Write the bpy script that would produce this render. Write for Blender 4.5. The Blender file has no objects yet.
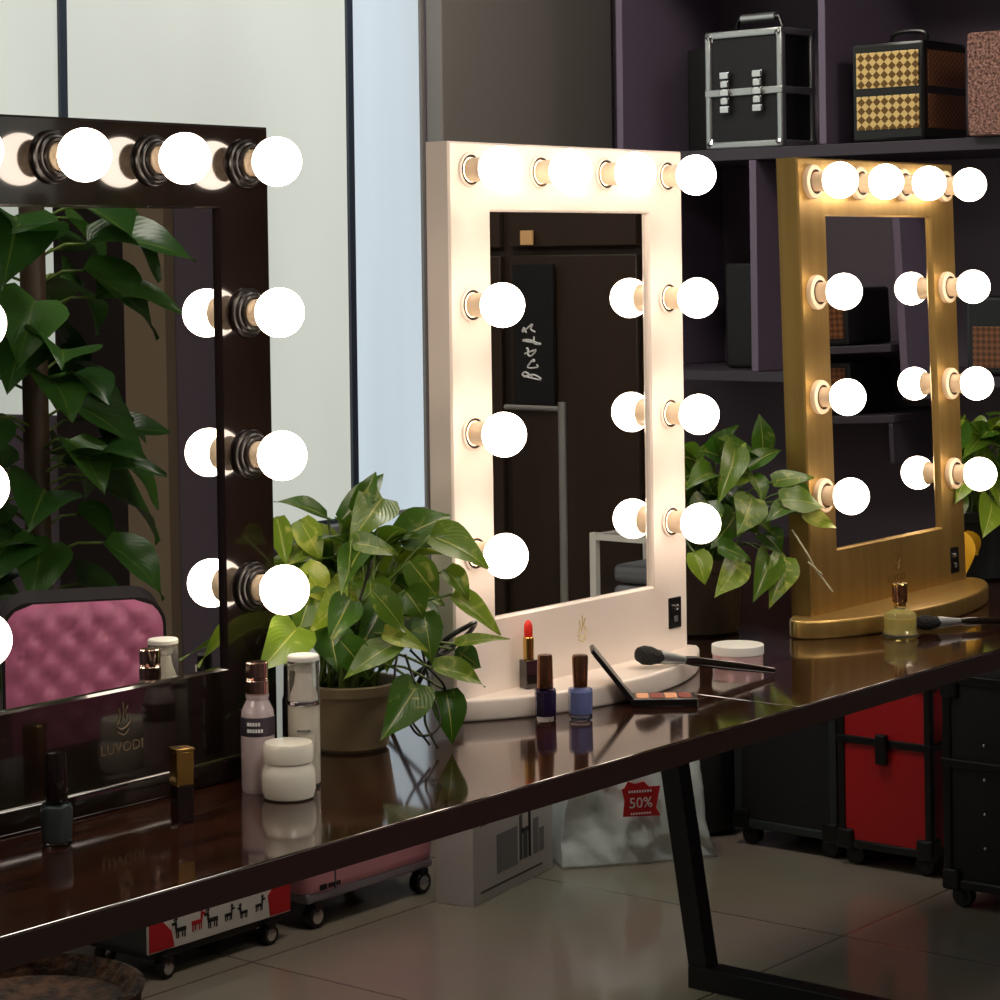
import bpy, bmesh, math, random
from mathutils import Vector, Matrix, Euler
PI = math.pi
R = math.radians
scn = bpy.context.scene
col = scn.collection
rnd = random.Random(7)

# ------------------------------------------------------------------ materials
def srgb(r, g, b):
    f = lambda c: (c/255/12.92) if c/255 <= .04045 else ((c/255+.055)/1.055)**2.4
    return (f(r), f(g), f(b), 1)
def mat(name, c, rough=.5, metal=0, coat=0, ior=1.5, emit=None, es=0, trans=0, noise=None, bump=None, aniso=None, alpha=1, spec=.5):
    m = bpy.data.materials.new(name); m.use_nodes = True
    nt = m.node_tree; b = nt.nodes['Principled BSDF']
    b.inputs['Base Color'].default_value = c
    b.inputs['Roughness'].default_value = rough
    b.inputs['Metallic'].default_value = metal
    b.inputs['Coat Weight'].default_value = coat
    b.inputs['Coat Roughness'].default_value = .04
    b.inputs['IOR'].default_value = ior
    b.inputs['Transmission Weight'].default_value = trans
    b.inputs['Specular IOR Level'].default_value = spec
    if emit:
        b.inputs['Emission Color'].default_value = emit; b.inputs['Emission Strength'].default_value = es
    if noise or bump:
        tc = nt.nodes.new('ShaderNodeTexCoord'); mp = nt.nodes.new('ShaderNodeMapping')
        nt.links.new(tc.outputs['Object'], mp.inputs[0])
        if aniso: mp.inputs['Scale'].default_value = aniso
    if noise:   # (scale, second colour, low, high)
        n = nt.nodes.new('ShaderNodeTexNoise'); n.inputs['Scale'].default_value = noise[0]; n.inputs['Detail'].default_value = 5
        nt.links.new(mp.outputs[0], n.inputs['Vector'])
        cr = nt.nodes.new('ShaderNodeValToRGB'); cr.color_ramp.elements[0].position = noise[2]; cr.color_ramp.elements[1].position = noise[3]
        cr.color_ramp.elements[0].color = c; cr.color_ramp.elements[1].color = noise[1]
        nt.links.new(n.outputs['Fac'], cr.inputs[0]); nt.links.new(cr.outputs[0], b.inputs['Base Color'])
    if bump:    # (scale, strength)
        n = nt.nodes.new('ShaderNodeTexNoise'); n.inputs['Scale'].default_value = bump[0]; n.inputs['Detail'].default_value = 4
        nt.links.new(mp.outputs[0], n.inputs['Vector'])
        bp = nt.nodes.new('ShaderNodeBump'); bp.inputs['Strength'].default_value = bump[1]; bp.inputs['Distance'].default_value = .01
        nt.links.new(n.outputs['Fac'], bp.inputs['Height']); nt.links.new(bp.outputs[0], b.inputs['Normal'])
    return m
M = {}
M['bulb'] = mat('bulb_glow', (1, .9, .75, 1), .3, emit=(1, .83, .68, 1), es=11.5)
M['collar'] = mat('collar_cream', srgb(245, 222, 190), .35)
M['white_paint'] = mat('white_lacquer', srgb(248, 234, 222), .35, coat=.3, bump=(30, .02))
M['black_gloss'] = mat('black_lacquer', srgb(20, 13, 10), .12, coat=1, noise=(4, srgb(28, 19, 14), .35, .8), aniso=(6, 6, .6))
M['gold_paint'] = mat('gold_brushed', srgb(192, 158, 92), .38, metal=.8, noise=(4, srgb(176, 142, 80), .35, .75), aniso=(14, 14, .8))
M['mirror'] = mat('mirror_silver', (.84, .85, .84, 1), .0, metal=1)
M['dark_gap'] = mat('dark_gap', srgb(40, 26, 18), .5)
M['black_plastic'] = mat('black_plastic', srgb(14, 13, 13), .3)
M['black_matte'] = mat('black_matte', srgb(16, 14, 15), .6, bump=(60, .1))
M['socket_black'] = mat('socket_black', srgb(18, 13, 11), .3)
M['white_plastic'] = mat('white_plastic', srgb(238, 236, 228), .3)
M['cream_jar'] = mat('cream_jar', srgb(236, 232, 216), .25, coat=.4)
M['chrome'] = mat('chrome', (.75, .75, .76, 1), .15, metal=1)
M['alu'] = mat('aluminium', srgb(190, 192, 190), .35, metal=.9)
M['copper'] = mat('copper_cap', srgb(225, 190, 175), .15, metal=1)
M['gold_cap'] = mat('gold_cap', srgb(214, 176, 98), .2, metal=1)
M['brown_cap'] = mat('brown_cap', srgb(158, 112, 82), .2, metal=.9)
M['red'] = mat('lipstick_red', srgb(222, 44, 30), .35)
M['purple_p'] = mat('purple_polish', srgb(58, 44, 92), .12, coat=1)
M['blue_p'] = mat('lilac_polish', srgb(132, 146, 205), .12, coat=1)
M['grey_p'] = mat('grey_polish', srgb(70, 84, 84), .12, coat=1)
M['glass'] = mat('clear_glass', (1, 1, 1, 1), .02, trans=1, ior=1.45)
M['perfume'] = mat('perfume_liquid', srgb(244, 226, 110), .02, trans=.35, ior=1.36)
M['glass_pale'] = mat('pale_glass', srgb(250, 248, 225), .03, trans=.92, ior=1.4)
M['serum'] = mat('serum_glass', srgb(222, 205, 206), .12, coat=.6, trans=.25)
M['serum_clear'] = mat('clear_plastic', srgb(235, 232, 226), .05, trans=.9, ior=1.2)
M['label_dark'] = mat('label_dark', srgb(58, 48, 60), .5)
M['ink_grey'] = mat('ink_grey', srgb(90, 90, 92), .6)
M['ink_white'] = mat('ink_white', srgb(235, 235, 235), .6)
M['glow'] = mat('orange_glow', srgb(240, 190, 130), .7)
M['rack'] = mat('rack_grey', srgb(150, 148, 144), .4, metal=.3)
M['ink_black'] = mat('ink_black', srgb(20, 20, 22), .6)
M['terracotta'] = mat('beige_pot', srgb(166, 146, 112), .55, bump=(8, .1), noise=(6, srgb(142, 122, 92), .3, .8))
M['pot_dark'] = mat('brown_pot', srgb(72, 54, 38), .5, noise=(6, srgb(52, 38, 26), .3, .8))
M['pot_black'] = mat('black_pot', srgb(26, 30, 30), .45)
M['soil'] = mat('soil', srgb(40, 28, 20), .9, bump=(50, .6))
M['stem'] = mat('stem_green', srgb(96, 118, 48), .5)
M['stem_dark'] = mat('vine_brown', srgb(48, 46, 28), .6)
M['twig'] = mat('pale_twig', srgb(205, 196, 160), .6)
M['bristle'] = mat('bristle_black', srgb(16, 14, 14), .75, bump=(300, .8))
M['powder'] = mat('powder', srgb(222, 160, 120), .8)
M['powder2'] = mat('powder_dark', srgb(140, 70, 56), .8)
M['tin'] = mat('pink_tin', srgb(226, 188, 190), .3, metal=.3)
M['pink'] = mat('pink_vinyl', srgb(226, 130, 172), .35, coat=.3)
M['pink_pale'] = mat('pale_pink_shell', srgb(226, 156, 168), .35, coat=.3)
M['greyband'] = mat('grey_band', srgb(150, 142, 150), .4)
M['card'] = mat('white_card', srgb(224, 222, 220), .6)
M['card_grey'] = mat('card_grey', srgb(150, 148, 152), .6)
M['redcase'] = mat('red_vinyl', srgb(176, 20, 24), .38, bump=(90, .1))
M['redprint'] = mat('red_print', srgb(206, 32, 36), .6)
M['bag'] = mat('white_polythene', srgb(226, 236, 234), .25, bump=(16, .6))
M['shelf'] = mat('mauve_laminate', srgb(112, 98, 118), .45)
M['shelf_d'] = mat('mauve_dark_laminate', srgb(62, 54, 64), .5)
M['edge_band'] = mat('table_edge_band', srgb(30, 15, 11), .38)
M['dark_shell'] = mat('dark_shell', srgb(62, 62, 62), .5)
M['edge_grey'] = mat('edge_dark_grey', srgb(52, 58, 56), .4, metal=.3)
M['steel_black'] = mat('black_steel', srgb(18, 17, 17), .4, bump=(40, .05))
M['weave_brown'] = None
M['wicker'] = mat('wicker', srgb(120, 78, 44), .7, bump=(60, .8), noise=(40, srgb(70, 42, 22), .4, .6))
M['yellow_leaf'] = mat('yellow_leaf', srgb(222, 170, 30), .5)
M['cord'] = mat('black_cord', srgb(18, 18, 20), .4)
M['mullion'] = mat('mullion_dark', srgb(52, 62, 78), .4)
M['ward'] = mat('dark_wood_doors', srgb(58, 44, 34), .45, noise=(3, srgb(44, 33, 25), .3, .8), aniso=(6, 6, .6))
M['sofa_red'] = mat('pink_case_dark', srgb(30, 20, 24), .5)

def node_mat(name):
    m = bpy.data.materials.new(name); m.use_nodes = True
    return m, m.node_tree, m.node_tree.nodes['Principled BSDF']
# polished dark tabletop with long grain
m, nt, b = node_mat('dark_table_veneer'); M['table'] = m
tc = nt.nodes.new('ShaderNodeTexCoord'); mp = nt.nodes.new('ShaderNodeMapping'); mp.inputs['Scale'].default_value = (1.2, 22, 22)
n = nt.nodes.new('ShaderNodeTexNoise'); n.inputs['Scale'].default_value = 3; n.inputs['Detail'].default_value = 6
cr = nt.nodes.new('ShaderNodeValToRGB'); cr.color_ramp.elements[0].color = srgb(30, 14, 10); cr.color_ramp.elements[1].color = srgb(62, 32, 20)
cr.color_ramp.elements[0].position = .35; cr.color_ramp.elements[1].position = .75
nt.links.new(tc.outputs['Object'], mp.inputs[0]); nt.links.new(mp.outputs[0], n.inputs['Vector']); nt.links.new(n.outputs['Fac'], cr.inputs[0]); nt.links.new(cr.outputs[0], b.inputs['Base Color'])
b.inputs['Roughness'].default_value = .09; b.inputs['IOR'].default_value = 1.75; b.inputs['Coat Weight'].default_value = .35; b.inputs['Coat Roughness'].default_value = .06
# floor tiles
m, nt, b = node_mat('floor_tiles'); M['floor'] = m
tc = nt.nodes.new('ShaderNodeTexCoord'); br = nt.nodes.new('ShaderNodeTexBrick'); br.offset = 0
br.inputs['Scale'].default_value = 1; br.inputs['Brick Width'].default_value = .8; br.inputs['Row Height'].default_value = .8; br.inputs['Mortar Size'].default_value = .003
br.inputs['Color1'].default_value = srgb(160, 148, 132); br.inputs['Color2'].default_value = srgb(154, 142, 126); br.inputs['Mortar'].default_value = srgb(112, 102, 90)
n = nt.nodes.new('ShaderNodeTexNoise'); n.inputs['Scale'].default_value = 2.2; n.inputs['Detail'].default_value = 7
mx = nt.nodes.new('ShaderNodeMix'); mx.data_type = 'RGBA'; mx.blend_type = 'MULTIPLY'; mx.inputs['Factor'].default_value = .35
nt.links.new(tc.outputs['Object'], br.inputs['Vector']); nt.links.new(tc.outputs['Object'], n.inputs['Vector'])
nt.links.new(br.outputs['Color'], mx.inputs['A']); nt.links.new(n.outputs['Color'], mx.inputs['B']); nt.links.new(mx.outputs['Result'], b.inputs['Base Color'])
b.inputs['Roughness'].default_value = .14; b.inputs['Coat Weight'].default_value = .3
# pothos leaf: uv.x along leaf, uv.y across; per-leaf tint in a colour attribute
def leaf_mat(name, dark, light, yellow, ymix=.5):
    m, nt, b = node_mat(name)
    uv = nt.nodes.new('ShaderNodeUVMap'); at = nt.nodes.new('ShaderNodeVertexColor'); at.layer_name = 'tint'
    tc = nt.nodes.new('ShaderNodeTexCoord')
    n = nt.nodes.new('ShaderNodeTexNoise'); n.inputs['Scale'].default_value = 38; n.inputs['Detail'].default_value = 6; n.inputs['Distortion'].default_value = 1.5
    nt.links.new(tc.outputs['Object'], n.inputs['Vector'])
    sp = nt.nodes.new('ShaderNodeSeparateColor'); nt.links.new(at.outputs['Color'], sp.inputs[0])
    m1 = nt.nodes.new('ShaderNodeMix'); m1.data_type = 'RGBA'; m1.inputs['A'].default_value = dark; m1.inputs['B'].default_value = light
    nt.links.new(sp.outputs[0], m1.inputs['Factor'])
    # yellow variegation where noise + tint.g is high
    ad = nt.nodes.new('ShaderNodeMath'); ad.operation = 'ADD'; nt.links.new(n.outputs['Fac'], ad.inputs[0]); nt.links.new(sp.outputs[1], ad.inputs[1])
    cr = nt.nodes.new('ShaderNodeValToRGB'); cr.color_ramp.elements[0].position = .60; cr.color_ramp.elements[1].position = .90
    cr.color_ramp.elements[0].color = (0, 0, 0, 1); cr.color_ramp.elements[1].color = (ymix*1.6, ymix*1.6, ymix*1.6, 1)
    nt.links.new(ad.outputs[0], cr.inputs[0])
    m2 = nt.nodes.new('ShaderNodeMix'); m2.data_type = 'RGBA'; m2.inputs['B'].default_value = yellow
    nt.links.new(cr.outputs[0], m2.inputs['Factor']); nt.links.new(m1.outputs['Result'], m2.inputs['A'])
    # midrib and side veins
    su = nt.nodes.new('ShaderNodeSeparateXYZ'); nt.links.new(uv.outputs[0], su.inputs[0])
    ab = nt.nodes.new('ShaderNodeMath'); ab.operation = 'ABSOLUTE'; nt.links.new(su.outputs[1], ab.inputs[0])
    lt = nt.nodes.new('ShaderNodeMath'); lt.operation = 'LESS_THAN'; lt.inputs[1].default_value = .035; nt.links.new(ab.outputs[0], lt.inputs[0])
    m3 = nt.nodes.new('ShaderNodeMix'); m3.data_type = 'RGBA'; m3.inputs['B'].default_value = yellow
    k = nt.nodes.new('ShaderNodeMath'); k.operation = 'MULTIPLY'; k.inputs[1].default_value = .5; nt.links.new(lt.outputs[0], k.inputs[0]); nt.links.new(k.outputs[0], m3.inputs['Factor'])
    nt.links.new(m2.outputs['Result'], m3.inputs['A']); nt.links.new(m3.outputs['Result'], b.inputs['Base Color'])
    vn = nt.nodes.new('ShaderNodeMath'); vn.operation = 'MULTIPLY_ADD'; vn.inputs[1].default_value = -.6; nt.links.new(ab.outputs[0], vn.inputs[0]); nt.links.new(su.outputs[0], vn.inputs[2])
    sn = nt.nodes.new('ShaderNodeMath'); sn.operation = 'MULTIPLY'; sn.inputs[1].default_value = 60; nt.links.new(vn.outputs[0], sn.inputs[0])
    s2 = nt.nodes.new('ShaderNodeMath'); s2.operation = 'SINE'; nt.links.new(sn.outputs[0], s2.inputs[0])
    bp = nt.nodes.new('ShaderNodeBump'); bp.inputs['Strength'].default_value = .10; bp.inputs['Distance'].default_value = .0012
    nt.links.new(s2.outputs[0], bp.inputs['Height']); nt.links.new(bp.outputs[0], b.inputs['Normal'])
    b.inputs['Roughness'].default_value = .32; b.inputs['Subsurface Weight'].default_value = 0
    tr = nt.nodes.new('ShaderNodeBsdfTranslucent'); nt.links.new(m3.outputs['Result'], tr.inputs['Color'])
    ms = nt.nodes.new('ShaderNodeMixShader'); ms.inputs[0].default_value = .3
    out = nt.nodes['Material Output']
    nt.links.new(b.outputs[0], ms.inputs[1]); nt.links.new(tr.outputs[0], ms.inputs[2]); nt.links.new(ms.outputs[0], out.inputs[0])
    return m
M['leaf'] = leaf_mat('pothos_leaf', srgb(54, 94, 22), srgb(142, 166, 46), srgb(216, 212, 116))
M['leaf_dark'] = leaf_mat('dark_pothos_leaf', srgb(38, 74, 26), srgb(70, 112, 44), srgb(120, 140, 60), .2)
# woven / quilted panels: diagonal lattice
def weave(name, c1, c2, s, metal=.3):
    m, nt, b = node_mat(name)
    tc = nt.nodes.new('ShaderNodeTexCoord'); mp = nt.nodes.new('ShaderNodeMapping'); mp.inputs['Rotation'].default_value = (R(45), 0, 0); mp.inputs['Scale'].default_value = (s, s, s)
    ch = nt.nodes.new('ShaderNodeTexChecker'); ch.inputs['Scale'].default_value = 1; ch.inputs['Color1'].default_value = c1; ch.inputs['Color2'].default_value = c2
    nt.links.new(tc.outputs['Object'], mp.inputs[0]); nt.links.new(mp.outputs[0], ch.inputs['Vector']); nt.links.new(ch.outputs[0], b.inputs['Base Color'])
    n = nt.nodes.new('ShaderNodeBump'); n.inputs['Strength'].default_value = .8; n.inputs['Distance'].default_value = .004
    nt.links.new(ch.outputs['Fac'], n.inputs['Height']); nt.links.new(n.outputs[0], b.inputs['Normal'])
    b.inputs['Roughness'].default_value = .35; b.inputs['Metallic'].default_value = metal
    return m
M['weave_gold'] = weave('gold_woven', srgb(240, 206, 134), srgb(120, 84, 36), 75, .4)
M['weave_brown'] = weave('brown_woven', srgb(138, 88, 54), srgb(92, 56, 34), 110, .1)
M['glitter'] = mat('rose_glitter', srgb(208, 158, 140), .4, metal=.3, bump=(220, 1), noise=(160, srgb(120, 84, 76), .4, .6))
# window pane: frosted daylight
def pane(name, c, s, vary):
    m, nt, b = node_mat(name)
    tc = nt.nodes.new('ShaderNodeTexCoord'); mp = nt.nodes.new('ShaderNodeMapping'); mp.inputs['Scale'].default_value = vary
    n = nt.nodes.new('ShaderNodeTexNoise'); n.inputs['Scale'].default_value = 1; n.inputs['Detail'].default_value = 2
    cr = nt.nodes.new('ShaderNodeValToRGB'); cr.color_ramp.elements[0].position = .3; cr.color_ramp.elements[1].position = .75
    cr.color_ramp.elements[0].color = [x*.86 for x in c[:3]]+[1]; cr.color_ramp.elements[1].color = [min(1, x*1.1) for x in c[:3]]+[1]
    nt.links.new(tc.outputs['Object'], mp.inputs[0]); nt.links.new(mp.outputs[0], n.inputs['Vector']); nt.links.new(n.outputs['Fac'], cr.inputs[0])
    nt.links.new(cr.outputs[0], b.inputs['Emission Color']); b.inputs['Emission Strength'].default_value = s
    b.inputs['Base Color'].default_value = (.25, .26, .26, 1); b.inputs['Roughness'].default_value = .25
    return m
M['pane'] = pane('frosted_pane', srgb(208, 213, 202), .80, (2.5, 1, .8))
M['pane_blue'] = pane('frosted_pane_cool', srgb(200, 216, 226), .85, (6, 1, .5))
M['wall'] = mat('mauve_wall_paint', srgb(104, 92, 104), .75, bump=(20, .05))
M['wall_pale'] = mat('grey_sill_panel', srgb(120, 122, 128), .6)
M['pier'] = mat('grey_pier', srgb(128, 122, 116), .7, bump=(20, .05))
M['ceiling'] = mat('ceiling_paint', srgb(150, 144, 140), .8)
M['beige'] = mat('beige_trim', srgb(150, 132, 108), .7)
M['curtain_dark'] = mat('dark_wall', srgb(36, 26, 24), .7)

# ------------------------------------------------------------------ mesh tools
class MB:
    def __init__(s):
        s.bm = bmesh.new(); s.mats = []; s.cur = 0
    def m(s, key):
        mm = M[key] if isinstance(key, str) else key
        if mm not in s.mats: s.mats.append(mm)
        s.cur = s.mats.index(mm); return s
    def _fin(s, faces, verts, T=None):
        for f in faces: f.material_index = s.cur; f.smooth = True
        if T is not None: bmesh.ops.transform(s.bm, matrix=T, verts=list(verts))
    def box(s, x0, x1, y0, y1, z0, z1, bev=0, seg=2, T=None):
        tb = bmesh.new()
        bmesh.ops.create_cube(tb, size=1)
        for v in tb.verts:
            v.co = Vector(((x0+x1)/2+v.co.x*(x1-x0), (y0+y1)/2+v.co.y*(y1-y0), (z0+z1)/2+v.co.z*(z1-z0)))
        for f in tb.faces: f.smooth = False
        if bev:
            rr = bmesh.ops.bevel(tb, geom=list(tb.edges), offset=bev, segments=seg, affect='EDGES', profile=.5)
            big = sorted(tb.faces, key=lambda f: -f.calc_area())[:6]
            for f in tb.faces: f.smooth = f not in big
        s._merge(tb, T, keep=True); return s
    def _merge(s, tb, T=None, keep=False):
        mp = {}
        for v in tb.verts: mp[v] = s.bm.verts.new(T @ v.co if T is not None else v.co)
        for f in tb.faces:
            try: nf = s.bm.faces.new([mp[v] for v in f.verts])
            except ValueError: continue
            nf.material_index = s.cur; nf.smooth = f.smooth if keep else True
        tb.free()
    def lathe(s, prof, seg=32, T=None, caps=True, sy=1):
        rings = []
        for r, z in prof:
            rings.append([s.bm.verts.new(Vector((r*math.cos(2*PI*i/seg), sy*r*math.sin(2*PI*i/seg), z))) for i in range(seg)])
        fs = []
        for a, b in zip(rings, rings[1:]):
            for i in range(seg): fs.append(s.bm.faces.new((a[i], a[(i+1) % seg], b[(i+1) % seg], b[i])))
        if caps:
            if prof[0][0] > 1e-6: fs.append(s.bm.faces.new(rings[0][::-1]))
            if prof[-1][0] > 1e-6: fs.append(s.bm.faces.new(rings[-1]))
        s._fin(fs, [v for r in rings for v in r], T); return s
    def tube(s, pts, r, seg=10, radii=None):
        pts = [Vector(p) for p in pts]; rings = []
        up = Vector((0, 0, 1)); prev = None
        for i, p in enumerate(pts):
            d = (pts[min(i+1, len(pts)-1)]-pts[max(i-1, 0)]).normalized()
            a = prev if prev is not None else (up if abs(d.z) < .9 else Vector((1, 0, 0)))
            u = (a-d*a.dot(d)).normalized(); w = d.cross(u); prev = u
            rr = radii[i] if radii else r
            rings.append([s.bm.verts.new(p+(u*math.cos(2*PI*k/seg)+w*math.sin(2*PI*k/seg))*rr) for k in range(seg)])
        fs = []
        for a, b in zip(rings, rings[1:]):
            for i in range(seg): fs.append(s.bm.faces.new((a[i], a[(i+1) % seg], b[(i+1) % seg], b[i])))
        fs.append(s.bm.faces.new(rings[0][::-1])); fs.append(s.bm.faces.new(rings[-1]))
        s._fin(fs, []); return s
    def poly(s, pts, h, T=None, bev=0):   # outline in xy extruded to h
        tb = bmesh.new()
        vs = [tb.verts.new((x, y, 0)) for x, y in pts]; f = tb.faces.new(vs)
        if f.normal.z < 0 or True: f.normal_update()
        r = bmesh.ops.extrude_face_region(tb, geom=[f])
        bmesh.ops.translate(tb, vec=(0, 0, h), verts=[v for v in r['geom'] if isinstance(v, bmesh.types.BMVert)])
        bmesh.ops.recalc_face_normals(tb, faces=list(tb.faces))
        if bev:
            ed = [e for e in tb.edges if abs(e.verts[0].co.z-e.verts[1].co.z) < 1e-6]
            bmesh.ops.bevel(tb, geom=ed, offset=bev, segments=3, affect='EDGES', profile=.5)
        for f in tb.faces: f.smooth = len(f.verts) <= 4
        s._merge(tb, T, keep=True); return s
    def build(s, name, parent=None, angle=35, loc=None):
        me = bpy.data.meshes.new(name); bmesh.ops.recalc_face_normals(s.bm, faces=list(s.bm.faces)) if getattr(s, 'recalc', True) else None
        s.bm.to_mesh(me); s.bm.free()
        for k in s.mats: me.materials.append(k)
        sm = [q.use_smooth for q in me.polygons]
        me.set_sharp_from_angle(angle=R(angle))
        for q, f in zip(me.polygons, sm): q.use_smooth = f
        o = bpy.data.objects.new(name, me); col.objects.link(o)
        if parent: o.parent = parent
        if loc: o.location = loc
        return o
def spline(pts, n=6):
    P = [Vector(p) for p in pts]; P = [P[0]*2-P[1]]+P+[P[-1]*2-P[-2]]; out = []
    for i in range(1, len(P)-2):
        for k in range(n):
            t = k/n; a, b, c, d = P[i-1:i+3]
            out.append(.5*((2*b)+(c-a)*t+(2*a-5*b+4*c-d)*t*t+(3*b-a-3*c+d)*t**3))
    out.append(P[-2]); return out
def thing(name, label, cat, loc=(0, 0, 0), rz=0, group=None):
    o = bpy.data.objects.new(name, None); o.empty_display_size = .05; col.objects.link(o)
    o.location = loc; o.rotation_euler = (0, 0, rz); o['label'] = label; o['category'] = cat
    if group: o['group'] = group
    return o
def tag(o, label, cat, group=None):
    o['label'] = label; o['category'] = cat
    if group: o['group'] = group
    return o
def struct(name, mb, parent=None, **k):
    o = mb.build(name, parent, **k); o['kind'] = 'structure'; return o
def box_obj(name, b, mk, parent=None, bev=0):
    return MB().m(mk).box(*b, bev=bev).build(name, parent)
def copy_tree(o, parent=None):
    c = o.copy(); col.objects.link(c)
    if parent: c.parent = parent
    for ch in list(o.children): copy_tree(ch, c)
    return c
def text(name, s, size, mk, parent, loc, rot, ext=.0004):
    cu = bpy.data.curves.new(name, 'FONT'); cu.body = s; cu.size = size; cu.extrude = ext; cu.align_x = 'CENTER'; cu.align_y = 'CENTER'; cu.resolution_u = 3
    t = bpy.data.objects.new(name, cu); col.objects.link(t)
    me = bpy.data.meshes.new_from_object(t.evaluated_get(bpy.context.evaluated_depsgraph_get()))
    bpy.data.objects.remove(t); me.materials.clear(); me.materials.append(M[mk])
    o = bpy.data.objects.new(name, me); col.objects.link(o); o.parent = parent; o.location = loc; o.rotation_euler = rot
    return o
def bezT(loc, rot): return Matrix.Translation(loc) @ Euler(rot).to_matrix().to_4x4()

# ------------------------------------------------------------------ camera
TH, RHO, F, Y0, CZ = .6786, .0135, 2400, 260.1, 1.31
vd = Vector((math.cos(TH), math.sin(TH), 0)); ri = Vector((math.sin(TH), -math.cos(TH), 0)); zz = Vector((0, 0, 1))
r2 = ri*math.cos(RHO)-zz*math.sin(RHO); u2 = zz*math.cos(RHO)+ri*math.sin(RHO)
cd = bpy.data.cameras.new('camera'); cam = bpy.data.objects.new('camera', cd); col.objects.link(cam)
mt = Matrix((r2, u2, -vd)).transposed().to_4x4(); mt.translation = (0, 0, CZ)
cam.matrix_world = mt
cd.sensor_width = 36; cd.lens = 36*F/1000; cd.shift_y = (Y0-500)/1000; cd.clip_start = .05
scn.camera = cam

# ------------------------------------------------------------------ room
X0, X1, YA, YB, H = -1.3, 4.9, -2.9, 3.6, 2.75
struct('floor', MB().m('floor').box(X0-.1, X1+.1, YA-.1, YB+.1, -.1, 0))
struct('ceiling', MB().m('ceiling').box(X0-.1, X1+.1, YA-.1, YB+.1, H, H+.1))
w = MB().m('wall_pale').box(X0, 3.95, YB, YB+.1, 0, .735).box(3.95, 4.2, YB, YB+.1, 0, .52).m('wall').box(X0, 4.2, YB, YB+.1, 2.55, H).m('wall').box(4.2, X1+.1, YB, YB+.1, 0, H).box(X0, .6, YB, YB+.1, .735, 2.55)
struct('wall_back', w)
struct('wall_right', MB().m('wall').box(X1, X1+.1, -1.74, YB+.1, 0, H).box(X1, X1+.1, YA-.1, -2.5, 0, H).box(X1, X1+.1, -2.5, -1.74, 0, .9).box(X1, X1+.1, -2.5, -1.74, 2.3, H))
struct('wall_front', MB().m('wall').box(X0-.1, X1+.1, YA-.1, YA, 0, H))
struct('wall_left', MB().m('wall').box(X0-.1, X0, YA, YB, 0, H))
struct('trim_1', MB().m('pier').box(4.2, 4.86, YB-.05, YB-.001, 0, H-.001, bev=.004))
struct('trim_2', MB().m('beige').box(X1-.04, X1-.001, -1.42, -1.25, .001, H-.001))
struct('trim_3', MB().m('curtain_dark').box(X1-.03, X1-.001, -1.73, -1.421, .001, H-.001))
struct('trim_4', MB().m('wall_pale').box(X0+.001, 3.949, YB-.03, YB-.001, .70, .735, bev=.004))
struct('baseboard_right', MB().m('shelf_d').box(X1-.015, X1-.001, -1.24, 3.54, .001, .09))
def window(i, x0, x1, pk, z0=.736):
    o = struct('window_%d' % i, MB().m(pk).box(x0+.008, x1-.008, YB+.012, YB+.02, z0+.008, 2.54))
    fr = MB().m('mullion'); k = .009
    fr.box(x0, x0+k, YB+.004, YB+.03, z0, 2.549).m('mullion' if z0 > .6 else 'pier').box(x1-k, x1, YB+.004, YB+.03, z0, 2.549).box(x0+k, x1-k, YB+.004, YB+.03, z0, z0+k).box(x0+k, x1-k, YB+.004, YB+.03, 2.54, 2.549)
    if z0 < .6: fr.m('card_grey').box(x0+k, x1-k, YB+.002, YB+.03, .735, .745)
    struct('window_frame', fr, o)
MW = .011
window(1, .6, 1.55, 'pane'); window(2, 1.55, 3.12, 'pane'); window(3, 3.12, 3.95, 'pane'); window(4, 3.95, 4.2, 'pane_blue', .52)
o = struct('window_5', MB().m('pane').box(X1+.02, X1+.03, -2.499, -1.741, .901, 2.299))

# ------------------------------------------------------------------ vanity mirrors
def ring(mb, w, z0, z1, gw, g0, g1, t):
    o = [(-w, z0), (w, z0), (w, z1), (-w, z1)]; i = [(-gw, g0), (gw, g0), (gw, g1), (-gw, g1)]
    bm = mb.bm; e = .0025
    oc = [(-w+e, z0), (w-e, z0), (w-e, z1-e), (-w+e, z1-e)]; ic = [(-gw-e, g0-e), (gw+e, g0-e), (gw+e, g1+e), (-gw-e, g1+e)]
    L = [[bm.verts.new((x, y, z)) for x, z in pts] for pts, y in ((oc, 0), (ic, 0), (i, e), (i, .008), (o, e), (o, t))]
    fs = []
    for a, b in ((0, 1), (1, 2), (2, 3), (0, 4), (4, 5)):
        for k in range(4): fs.append(bm.faces.new((L[a][k], L[a][(k+1) % 4], L[b][(k+1) % 4], L[b][k])))
    fs.append(bm.faces.new(L[5]))
    for f in fs: f.material_index = mb.cur; f.smooth = False
BT = .027
ROWS = [.6707, .5056, .3492, .2027]
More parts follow.
